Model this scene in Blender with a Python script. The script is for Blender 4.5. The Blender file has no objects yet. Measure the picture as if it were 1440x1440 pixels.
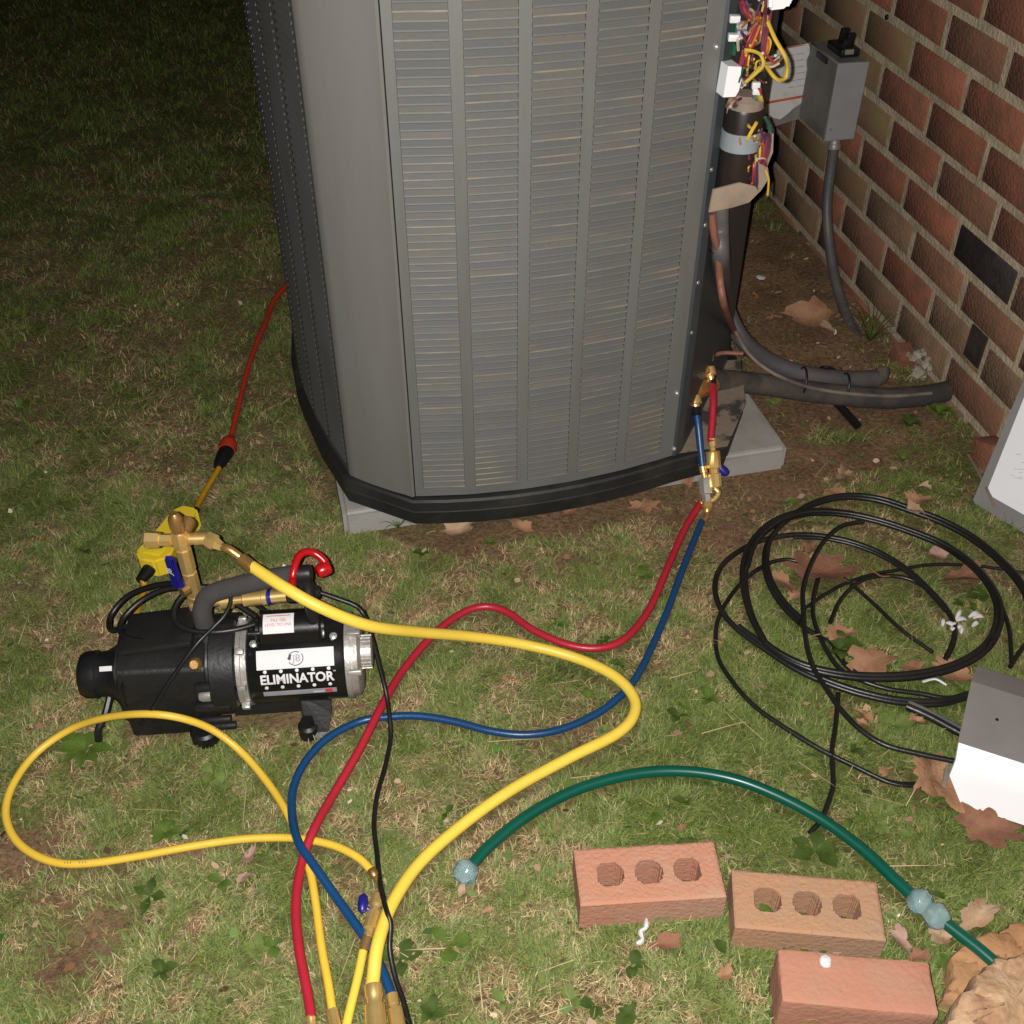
import bpy, bmesh, math, random
import numpy as np
from mathutils import Vector, Matrix
random.seed(7)
rng = np.random.default_rng(11)
scene = bpy.context.scene
C = scene.collection

# ------------------------------------------------------------------ camera, sky, light, exposure
F = 1554.0; TH = math.radians(40.5); H = 1.31          # focal length in photo pixels (1440 square), pitch, eye height
CT, ST = math.cos(TH), math.sin(TH)
cam = bpy.data.cameras.new('camera'); cam.sensor_fit = 'HORIZONTAL'
cam.angle = 2*math.atan(720/F); cam.clip_start = .02; cam.clip_end = 500
camo = bpy.data.objects.new('camera', cam); C.objects.link(camo)
camo.location = (0, 0, H); camo.rotation_euler = (math.pi/2-TH, 0, 0)
scene.camera = camo
w = bpy.data.worlds.new('World'); scene.world = w; w.use_nodes = True
wn_ = w.node_tree.nodes; sky = wn_.new('ShaderNodeTexSky'); sky.sky_type = 'NISHITA'; sky.sun_disc = False
sky.sun_elevation = math.radians(-8); sky.sun_rotation = math.radians(200)
w.node_tree.links.new(sky.outputs[0], wn_['Background'].inputs[0]); wn_['Background'].inputs[1].default_value = .08
# the phone's flash: the only thing lighting this night photograph, a lamp a couple of centimetres beside the lens
fl = bpy.data.lights.new('phone_flash', 'POINT'); fl.energy = 148; fl.color = (1, .968, .925); fl.shadow_soft_size = .004
flo = bpy.data.objects.new('phone_flash', fl); C.objects.link(flo); flo.location = (-.02, 0, H+.004)
sun = bpy.data.lights.new('ambient_fill', 'SUN'); sun.energy = .004; sun.angle = math.radians(.5); sun.color = (.8, .88, 1)  # faint lamp added as ambient fill, no moon stands behind it
suno = bpy.data.objects.new('ambient_fill', sun); C.objects.link(suno); suno.rotation_euler = (math.radians(35), math.radians(-20), 0)
vs = scene.view_settings; vs.view_transform = 'Standard'; vs.look = 'None'; vs.exposure = 0; vs.gamma = 1; vs.use_curve_mapping = False

# ------------------------------------------------------------------ pixel (1440 frame) -> place
def ray(px, py):
    a = (px-720)/F; b = -(py-720)/F
    return Vector((a, CT+b*ST, -ST+b*CT))
def at(px, py, z=0.0):
    r = ray(px, py); t = (z-H)/r.z
    return Vector((0, 0, H))+r*t
PHI = .2024; WD = 1.2578
WN = Vector((math.cos(PHI), math.sin(PHI), 0)); WDR = Vector((math.sin(PHI), -math.cos(PHI), 0)); UP = Vector((0, 0, 1))
def onplane(px, py, p0, n):
    r = ray(px, py); o = Vector((0, 0, H)); t = (Vector(p0)-o).dot(n)/r.dot(n)
    return o+r*t
def onwall(px, py, off=0.0):
    return onplane(px, py, WN*(WD-off), WN)
def wallp(s, z, off=0.0):
    return WN*(WD-off)+WDR*s+UP*z

# ------------------------------------------------------------------ materials
def mat(name, col, rough=.6, metal=0.0, col2=None, scale=20, bump=0.0, bscale=None, thr=(.4, .62), rnd=0.0, spec=.5, coat=0, detail=6, trans=0, stretch=None):
    m = bpy.data.materials.new(name); m.use_nodes = True; nt = m.node_tree; N = nt.nodes; L = nt.links
    b = N['Principled BSDF']; b.inputs['Roughness'].default_value = rough; b.inputs['Metallic'].default_value = metal
    b.inputs['Specular IOR Level'].default_value = spec; b.inputs['Coat Weight'].default_value = coat
    b.inputs['Transmission Weight'].default_value = trans
    tc = N.new('ShaderNodeTexCoord')
    if col2 is None: col2 = tuple(c*.8 for c in col)
    n = N.new('ShaderNodeTexNoise'); n.inputs['Scale'].default_value = scale; n.inputs['Detail'].default_value = detail
    n.inputs['Roughness'].default_value = .62
    if stretch:
        mp = N.new('ShaderNodeMapping'); mp.inputs['Scale'].default_value = stretch; L.new(tc.outputs['Object'], mp.inputs['Vector']); L.new(mp.outputs[0], n.inputs['Vector'])
    else: L.new(tc.outputs['Object'], n.inputs['Vector'])
    r = N.new('ShaderNodeValToRGB'); r.color_ramp.elements[0].position = thr[0]; r.color_ramp.elements[1].position = thr[1]
    r.color_ramp.elements[0].color = (*col, 1); r.color_ramp.elements[1].color = (*col2, 1)
    L.new(n.outputs['Fac'], r.inputs['Fac']); out = r.outputs['Color']
    if rnd:
        oi = N.new('ShaderNodeObjectInfo'); mr = N.new('ShaderNodeMapRange')
        mr.inputs['To Min'].default_value = 1-rnd; mr.inputs['To Max'].default_value = 1+rnd
        L.new(oi.outputs['Random'], mr.inputs['Value'])
        hs = N.new('ShaderNodeHueSaturation'); L.new(mr.outputs[0], hs.inputs['Value']); L.new(out, hs.inputs['Color']); out = hs.outputs['Color']
        ad = N.new('ShaderNodeVectorMath'); ad.operation = 'ADD'; L.new(tc.outputs['Object'], ad.inputs[0]); L.new(oi.outputs['Random'], ad.inputs[1])
        L.new(ad.outputs[0], n.inputs['Vector'])
    L.new(out, b.inputs['Base Color'])
    if bump:
        n2 = N.new('ShaderNodeTexNoise'); n2.inputs['Scale'].default_value = bscale or scale*4; n2.inputs['Detail'].default_value = 5
        L.new(tc.outputs['Object'], n2.inputs['Vector'])
        bp = N.new('ShaderNodeBump'); bp.inputs['Strength'].default_value = bump; bp.inputs['Distance'].default_value = .004
        L.new(n2.outputs['Fac'], bp.inputs['Height']); L.new(bp.outputs[0], b.inputs['Normal'])
    return m
def attrmat(name, rough=.7, fine=0, spec=.3):
    m = bpy.data.materials.new(name); m.use_nodes = True; nt = m.node_tree; N = nt.nodes; L = nt.links
    b = N['Principled BSDF']; b.inputs['Roughness'].default_value = rough; b.inputs['Specular IOR Level'].default_value = spec
    a = N.new('ShaderNodeAttribute'); a.attribute_name = 'Col'; out = a.outputs['Color']
    if fine:
        tc = N.new('ShaderNodeTexCoord'); n = N.new('ShaderNodeTexNoise'); n.inputs['Scale'].default_value = fine; n.inputs['Detail'].default_value = 8
        n.inputs['Roughness'].default_value = .75
        L.new(tc.outputs['Object'], n.inputs['Vector'])
        mr = N.new('ShaderNodeMapRange'); mr.inputs['From Min'].default_value = .3; mr.inputs['From Max'].default_value = .7
        mr.inputs['To Min'].default_value = .35; mr.inputs['To Max'].default_value = 1.65; L.new(n.outputs['Fac'], mr.inputs['Value'])
        mx = N.new('ShaderNodeVectorMath'); mx.operation = 'MULTIPLY'; L.new(out, mx.inputs[0]); L.new(mr.outputs[0], mx.inputs[1]); out = mx.outputs[0]
        bp = N.new('ShaderNodeBump'); bp.inputs['Strength'].default_value = .9; bp.inputs['Distance'].default_value = .01
        L.new(n.outputs['Fac'], bp.inputs['Height']); L.new(bp.outputs[0], b.inputs['Normal'])
    L.new(out, b.inputs['Base Color'])
    return m
M = {}
M['grey'] = mat('grey_enamel', (.138, .140, .137), .45, 0, (.118, .112, .102), 16, .06, 60, (.40, .72), stretch=(1, 1, .12))
M['corner'] = mat('lit_grey_enamel', (.170, .165, .157), .5, 0, (.140, .132, .120), 12, .06, 40, (.38, .75), stretch=(1, 1, .10))  # paler copy of the grey: light on the flash-facing panel painted into the colour
M['coverg'] = mat('cover_grey_enamel', (.215, .205, .20), .42, 0, (.185, .175, .165), 10, .06, 90, (.4, .7))
M['slat'] = mat('dusty_grey_enamel', (.092, .092, .090), .6, 0, (.115, .102, .082), 7, .12, 120, (.45, .7), rnd=.05, spec=.25)
M['lip'] = mat('dusty_lit_louver_lip', (.118, .117, .112), .55, 0, (.24, .20, .135), 6, 0, None, (.50, .68), rnd=.10, spec=.3)  # dust, plus a paler tone painted in for the edge catching light
M['dark'] = mat('dark_enamel', (.036, .044, .048), .5, 0, (.045, .05, .053), 8, .05, 200)
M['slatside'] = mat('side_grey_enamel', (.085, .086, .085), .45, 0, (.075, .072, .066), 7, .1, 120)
M['pan'] = mat('black_base_plastic', (0.0117, 0.0117, 0.0117), .6, 0, (0.0325, 0.0299, 0.0247), 9, .25, 60, (.5, .75))
M['panfloor'] = mat('rusty_dusty_steel', (.21, .165, .125), .8, 0, (.045, .04, .04), 11, .5, 60, (.50, .56))
M['pad'] = mat('grey_plastic_pad', (.33, .315, .30), .7, 0, (.24, .205, .165), 9, .15, 200, (.45, .72))
M['mortar'] = mat('old_mortar', (.47, .39, .27), .95, 0, (.33, .265, .175), 22, .9, 130)
M['bred'] = mat('red_brick', (.285, .103, .058), .92, 0, (.175, .075, .046), 20, .9, 150, (.36, .66), rnd=.16)
M['bbrown'] = mat('brown_brick', (.25, .115, .066), .92, 0, (.165, .086, .052), 18, .9, 150, (.36, .66), rnd=.16)
M['balgae'] = mat('algae_stained_brick', (.20, .145, .062), .95, 0, (.20, .105, .060), 12, .6, 240, (.40, .62), rnd=.14)
M['btan'] = mat('weathered_tan_brick', (.255, .155, .088), .95, 0, (.17, .105, .062), 15, .9, 150, (.36, .66), rnd=.14)
M['bblack'] = mat('black_glazed_brick', (.024, .017, .017), .7, 0, (.042, .030, .027), 20, .7, 130, rnd=.1)
M['bloose'] = mat('loose_orange_brick', (.46, .215, .138), .95, 0, (.44, .265, .18), 11, .5, 150, (.44, .66))
M['bloose2'] = mat('loose_brown_brick', (.41, .225, .130), .95, 0, (.36, .235, .145), 11, .5, 150, (.42, .66))
M['bloose3'] = mat('loose_pink_brick', (.42, .19, .125), .95, 0, (.38, .215, .145), 9, .45, 150, (.44, .66))
M['stone'] = mat('sandstone', (.38, .205, .095), .95, 0, (.29, .15, .07), 12, .7, 110, (.4, .62))
M['stone2'] = mat('pale_sandstone', (.46, .31, .185), .95, 0, (.30, .165, .09), 22, .7, 110, (.42, .60), detail=9)
M['white'] = mat('white_label', (0.663, 0.6545, 0.6545), .6, 0, (0.612, 0.6035, 0.612), 9, 0)
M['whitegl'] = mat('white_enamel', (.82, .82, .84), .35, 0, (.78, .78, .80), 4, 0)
M['paper'] = mat('soiled_paper', (.58, .56, .55), .8, 0, (.42, .39, .37), 22, 0, None, (.5, .72))
M['brass'] = mat('brass', (.98, .70, .28), .33, .78, (.86, .57, .19), 30, 0, 200, (.4, .7))
M['brassold'] = mat('tarnished_brass', (.58, .35, .13), .34, .75, (.42, .23, .08), 30, .1, 150, (.4, .6))
M['chrome'] = mat('bright_metal', (.75, .73, .68), .3, .7, (.6, .58, .53), 30)
M['alu'] = mat('cast_aluminium', (.45, .43, .40), .4, .55, (.36, .34, .31), 30, .2, 120)
M['copper'] = mat('dull_copper', (.26, .105, .07), .6, .2, (.17, .075, .055), 25, .2, 120)
M['yellow'] = mat('yellow_hose_rubber', (.80, .58, .075), .42, 0, (.74, .52, .06), 9, .08, 160, (.45, .72))
M['yellow2'] = mat('amber_hose_rubber', (.76, .50, .055), .42, 0, (.70, .44, .04), 9, .08, 160, (.45, .72))
M['ybox'] = mat('yellow_plastic', (.80, .60, .04), .4, 0, (.74, .54, .03), 8)
M['ycord'] = mat('yellow_cord', (0.434, 0.231, 0.0105), .5, 0, (0.385, 0.196, 0.007), 12)
M['red'] = mat('red_hose_rubber', (.40, .016, .034), .38, 0, (.33, .014, .028), 9, .08, 160, (.45, .72))
M['redcord'] = mat('orange_red_cord', (.48, .040, .018), .5, 0, (.42, .032, .014), 30)
M['redpl'] = mat('red_plastic', (0.372, 0.0048, 0.0072), .28, 0, (0.348, 0.0048, 0.006), 12)
M['blue'] = mat('blue_hose_rubber', (.005, .050, .15), .36, 0, (.008, .042, .12), 9, .08, 160, (.45, .72))
M['bluepl'] = mat('blue_plastic', (.012, .012, .20), .35, 0, (.01, .01, .17), 12)
M['green'] = mat('green_garden_hose', (0.0014, 0.0805, 0.0525), .32, 0, (0.0014, 0.07, 0.0455), 12)
M['teal'] = mat('clear_teal_plastic', (.58, .78, .78), .10, 0, (.40, .62, .64), 45, .15, 60, (.40, .65), trans=.65)
M['black'] = mat('black_rubber', (0.0065, 0.0065, 0.00715), .42, 0, (0.0104, 0.00975, 0.0104), 20, .05, 200)
M['blackm'] = mat('black_motor_paint', (0.00585, 0.00585, 0.0065), .28, 0, (0.0091, 0.00845, 0.00845), 12, .05, 150)
M['blackc'] = mat('black_casting', (0.0091, 0.0091, 0.00975), .45, 0, (0.0143, 0.01365, 0.01365), 14, .15, 150)
M['cable'] = mat('weathered_black_cable', (.010, .010, .010), .38, 0, (.022, .020, .018), 14, .1, 150, (.5, .8))
M['foam'] = mat('grey_foam', (.046, .043, .043), .95, 0, (.036, .034, .034), 40, .2, 300)
M['conduit'] = mat('grey_flex_conduit', (.075, .072, .080), .5, 0, (.115, .102, .09), 14, .2, 150, (.45, .7))
M['insul'] = mat('pipe_insulation', (.040, .035, .033), .9, 0, (.105, .085, .066), 12, .5, 120, (.42, .7))
M['box'] = mat('grey_box_enamel', (.27, .275, .28), .5, 0, (.24, .24, .24), 6)
M['boxd'] = mat('galvanised_grey', (.20, .185, .165), .6, 0, (.15, .135, .12), 12, .1, 100)
M['tray'] = mat('dusty_tan_steel', (.30, .235, .175), .75, 0, (.20, .15, .115), 14)
M['cap'] = mat('dark_brown_can', (.022, .014, .012), .4, 0, (.014, .010, .009), 14)
M['strap'] = mat('light_grey_strap', (.30, .34, .37), .45, .2, (.26, .29, .32), 14)
M['pcb'] = mat('green_board', (.012, .11, .05), .5, 0, (.01, .08, .04), 60)
M['orangeprint'] = mat('orange_print', (.55, .11, .03), .7)
M['redprint'] = mat('red_print', (.6, .05, .05), .6)
M['darkprint'] = mat('dark_blue_print', (.025, .03, .06), .6)
M['greyprint'] = mat('grey_print', (.30, .30, .33), .5)
M['cream'] = mat('cream_print', (.72, .71, .70), .5)
for k, c in dict(wy=(.62, .42, .05), wo=(.50, .14, .02), wr=(.33, .03, .03), wm=(.16, .03, .05), wp=(.06, .04, .10), wg=(.03, .13, .08), ww=(.5, .44, .36), wb=(.015, .014, .014), wt=(.28, .17, .09)).items():
    M[k] = mat('wire_insulation', c, .45)
M['leafA'] = mat('tan_dead_leaf', (.36, .20, .115), .8, 0, (.25, .125, .066), 26, .5, 160, (.4, .65), spec=.25)
M['leafB'] = mat('red_brown_dead_leaf', (.26, .125, .074), .8, 0, (.165, .075, .045), 26, .5, 160, (.4, .65), spec=.25)
M['leafC'] = mat('pale_dead_leaf', (.42, .29, .19), .8, 0, (.30, .18, .10), 30, .5, 160, (.4, .65), spec=.25)
M['leafD'] = mat('pinkish_dead_leaf', (.40, .26, .21), .8, 0, (.28, .16, .12), 30, .5, 160, (.4, .65), spec=.25)
M['weedA'] = mat('weed_green', (.085, .135, .020), .7, 0, (.062, .105, .016), 60, .3, 200, spec=.2)
M['weedB'] = mat('dark_weed_green', (.052, .085, .014), .7, 0, (.038, .064, .011), 60, .3, 200, spec=.2)
M['weedC'] = mat('pale_weed_green', (.14, .185, .048), .7, 0, (.105, .15, .036), 60, .3, 200, spec=.2)

# ------------------------------------------------------------------ helpers
ORG = {}
def setp(o, label=None, cat=None, group=None, kind=None):
    if label: o['label'] = label
    if cat: o['category'] = cat
    if group: o['group'] = group
    if kind: o['kind'] = kind
    return o
def thing(name, label, cat, loc=(0, 0, 0), rotz=0.0, group=None):
    o = bpy.data.objects.new(name, None); C.objects.link(o); o.empty_display_size = .05
    o.location = loc; o.rotation_euler = (0, 0, rotz)
    ORG[o.name] = Matrix.Translation(Vector(loc)) @ Matrix.Rotation(rotz, 4, 'Z')
    return setp(o, label, cat, group)
def obj(name, bm, m, parent=None, world=False, loc=None, smooth=True, ang=38, label=None, cat=None, kind=None, group=None):
    """link a bmesh as ONE mesh object; world=True: the shape is given in world coordinates"""
    if parent is not None and world: bm.transform(ORG[parent.name].inverted())
    if parent is None and loc is not None: bm.transform(Matrix.Translation(-Vector(loc)))
    me = bpy.data.meshes.new(name); bmesh.ops.recalc_face_normals(bm, faces=bm.faces) if smooth != 'raw' else None
    bm.to_mesh(me); bm.free()
    for x in (m if isinstance(m, (list, tuple)) else [m]): me.materials.append(x)
    if smooth: me.shade_smooth(); me.set_sharp_from_angle(angle=math.radians(ang))
    o = bpy.data.objects.new(name, me); C.objects.link(o)
    if parent is not None:
        o.parent = parent; ORG[o.name] = ORG[parent.name].copy()
    else:
        if loc is not None: o.location = loc
        ORG[o.name] = Matrix.Translation(Vector(loc or (0, 0, 0)))
    return setp(o, label, cat, group, kind)
def frame(t):
    t = Vector(t).normalized(); a = Vector((0, 0, 1)) if abs(t.z) < .9 else Vector((1, 0, 0))
    u = t.cross(a).normalized(); return u, t.cross(u).normalized()
def catmull(pts, sub=8):
    P = [Vector(p) for p in pts]
    if len(P) == 2: return P
    Q = [2*P[0]-P[1]]+P+[2*P[-1]-P[-2]]; out = []
    for i in range(1, len(Q)-2):
        a, b, c, d = Q[i-1:i+3]
        for k in range(sub):
            t = k/sub
            out.append(.5*((2*b)+(c-a)*t+(2*a-5*b+4*c-d)*t*t+(3*b-a-3*c+d)*t**3))
    out.append(P[-1]); return out
def tube(bm, pts, r, n=10, sub=8, caps=True, raw=False, matidx=0):
    P = [Vector(p) for p in pts] if raw else catmull(pts, sub)
    R = r if callable(r) else (lambda t: r)
    rings = []; u = None
    for i, p in enumerate(P):
        t = (P[min(i+1, len(P)-1)]-P[max(i-1, 0)]).normalized()
        if u is None: u, v = frame(t)
        else:
            u = (u-t*u.dot(t)).normalized(); v = t.cross(u)
        rr = R(i/(len(P)-1))
        rings.append([bm.verts.new(p+(u*math.cos(2*math.pi*k/n)+v*math.sin(2*math.pi*k/n))*rr) for k in range(n)])
    for a, b in zip(rings, rings[1:]):
        for k in range(n): bm.faces.new((a[k], a[(k+1) % n], b[(k+1) % n], b[k])).material_index = matidx
    if caps:
        bm.faces.new(rings[0][::-1]).material_index = matidx; bm.faces.new(rings[-1]).material_index = matidx
    return bm
def lathe(bm, p0, p1, prof, n=16, rot=0.0):
    """profile of (distance from p0 along p0-p1 as 0..1, radius)"""
    p0 = Vector(p0); p1 = Vector(p1); t = p1-p0; u, v = frame(t); rings = []
    for a, r in prof:
        c = p0+t*a
        rings.append([bm.verts.new(c+(u*math.cos(rot+2*math.pi*k/n)+v*math.sin(rot+2*math.pi*k/n))*max(r, 1e-5)) for k in range(n)])
    for a, b in zip(rings, rings[1:]):
        for k in range(n): bm.faces.new((a[k], a[(k+1) % n], b[(k+1) % n], b[k]))
    bm.faces.new(rings[0][::-1]); bm.faces.new(rings[-1])
    return bm
def box(bm, c, s, rot=None, bev=0, seg=2):
    g = bmesh.ops.create_cube(bm, size=1); vv = g['verts']
    mt = Matrix.Translation(Vector(c)) @ (rot.to_4x4() if rot is not None else Matrix.Identity(4)) @ Matrix.Diagonal((*s, 1))
    bmesh.ops.transform(bm, matrix=mt, verts=vv)
    if bev:
        es = set(e for v in vv for e in v.link_edges)
        bmesh.ops.bevel(bm, geom=list(es), offset=bev, segments=seg, affect='EDGES', profile=.5)
    return bm
def prism(bm, poly, d):
    """extrude a planar polygon (3D points) by vector d"""
    a = [bm.verts.new(Vector(p)) for p in poly]; b = [bm.verts.new(Vector(p)+Vector(d)) for p in poly]; n = len(a)
    bm.faces.new(a[::-1]); bm.faces.new(b)
    for k in range(n): bm.faces.new((a[k], a[(k+1) % n], b[(k+1) % n], b[k]))
    return bm
def B(): return bmesh.new()
def pl(pts):   # list of (px, py, z) -> places
    return [at(*p) for p in pts]

def vnoise(x, y, sc, seed=0):
    x = np.asarray(x)*sc+seed*17.3; y = np.asarray(y)*sc+seed*7.7
    xi = np.floor(x).astype(int); yi = np.floor(y).astype(int); fx = x-xi; fy = y-yi
    fx = fx*fx*(3-2*fx); fy = fy*fy*(3-2*fy)
    def h(i, j):
        n = (i*374761393+j*668265263+seed*974711) & 0x7fffffff
        n = ((n ^ (n >> 13))*1274126177) & 0x7fffffff
        return ((n ^ (n >> 16)) & 0xffff)/65535.0
    return (h(xi, yi)*(1-fx)+h(xi+1, yi)*fx)*(1-fy)+(h(xi, yi+1)*(1-fx)+h(xi+1, yi+1)*fx)*fy
def fbm(x, y, sc, seed=0): return .5*vnoise(x, y, sc, seed)+.3*vnoise(x, y, sc*2.1, seed+1)+.2*vnoise(x, y, sc*4.3, seed+2)

MASK = []      # (x, y, r) discs where the grass is pressed flat or absent
POLY = []      # polygons where no grass grows

# ------------------------------------------------------------------ ground
def gauss(x, y, cx, cy, r): return np.exp(-((x-cx)**2+(y-cy)**2)/(r*r))
def dirtmap(x, y):
    d = 0*x
    for px, py, r, a in ((1120, 440, .26, 2.4), (1110, 610, .14, 2.2), (1160, 560, .14, 2.2), (1230, 580, .10, 1.6), (1170, 640, .08, 1.6), (1080, 340, .25, 1), (800, 740, .12, 1.3), (940, 720, .10, 1.6), (680, 745, .1, 1.1), (1010, 755, .09, 1.2), (1080, 690, .07, 1.3),
                         (90, 1140, .05, .7), (30, 1300, .06, .9), (170, 1320, .06, .75), (70, 1370, .05, .7), (250, 1400, .05, .5), (20, 1200, .04, .8), (560, 1300, .04, .4), (560, 960, .06, .4), (470, 1010, .05, .5), (330, 420, .25, .45),
                         (60, 1215, .05, .7), (700, 1400, .07, .4), (1190, 1000, .05, .4), (1280, 740, .12, .35), (350, 640, .12, .3), (240, 1040, .04, .5)):
        c = at(px, py); d = d+a*gauss(x, y, c.x, c.y, r)
    d = d*np.clip(2.2*(fbm(x, y, 13, 3)-.18)*(.35+1.3*fbm(x, y, 40, 4)), 0, 1.6)+.95*np.clip(fbm(x, y, 4.5, 5)-.56, 0, 1)*2
    return np.clip(d, 0, 1)
def mossmap(x, y):
    m = 0*x
    for px, py, r, a in ((1000, 1120, .16, .8), (1250, 1000, .16, .9), (1100, 1400, .15, .8), (900, 1160, .1, .6), (1330, 680, .16, .9), (1380, 1250, .15, .8), (1150, 900, .15, .7), (1240, 640, .12, .6), (1020, 980, .1, .6)):
        c = at(px, py); m = m+a*gauss(x, y, c.x, c.y, r)
    return np.clip(m*(.5+1.0*fbm(x, y, 14, 8)), 0, 1)
def hgt(x, y): return .007*(fbm(x, y, 6, 21)-.5)+.003*(vnoise(x, y, 25, 22)-.5)
def ground():
    xs = np.concatenate([[-60, -30, -14, -8, -5], np.arange(-3, 1.8, .02), [2.5, 4, 8, 20, 60]])
    ys = np.concatenate([[-30, -8, -2, -.5], np.arange(.2, 4.2, .02), np.arange(4.2, 9, .08), [10, 13, 20, 35, 70]])
    X, Y = np.meshgrid(xs, ys); nx, ny = len(xs), len(ys)
    Z = hgt(X, Y)-.002
    co = np.stack([X, Y, Z], -1).reshape(-1, 3)
    idx = np.arange(nx*ny).reshape(ny, nx)
    q = np.stack([idx[:-1, :-1], idx[:-1, 1:], idx[1:, 1:], idx[1:, :-1]], -1).reshape(-1, 4)
    me = bpy.data.meshes.new('ground'); me.vertices.add(len(co)); me.vertices.foreach_set('co', co.ravel())
    me.loops.add(q.size); me.loops.foreach_set('vertex_index', q.ravel()); me.polygons.add(len(q)); me.polygons.foreach_set('loop_start', np.arange(len(q))*4)
    me.update(); me.validate()
    d = dirtmap(X, Y)[..., None]; mo = mossmap(X, Y)[..., None]; f = np.clip(.5+2.2*(fbm(X, Y, 16, 31)-.5), 0, 1)[..., None]
    base = np.array([.075, .078, .026])*(1-f)+np.array([.165, .108, .060])*f
    far_ = np.clip((Y-2.2)/1.5, 0, 1)[..., None]*.6; base = base*(1-far_)+np.array([.085, .092, .032])*far_; base = base*(1-mo)+np.array([.062, .088, .018])*mo
    dirt = np.array([.20, .125, .072])*(1-f)+np.array([.125, .078, .044])*f
    col = (base*(1-d)+dirt*d)*1.55
    col = np.concatenate([col, np.ones((*col.shape[:2], 1))], -1).reshape(-1, 4).astype(np.float32)
    a = me.color_attributes.new('Col', 'FLOAT_COLOR', 'POINT'); a.data.foreach_set('color', col.ravel())
    me.materials.append(attrmat('lawn_soil', .95, 120, .1)); me.shade_smooth()
    o = bpy.data.objects.new('ground', me); C.objects.link(o); o['kind'] = 'structure'
ground()

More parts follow.
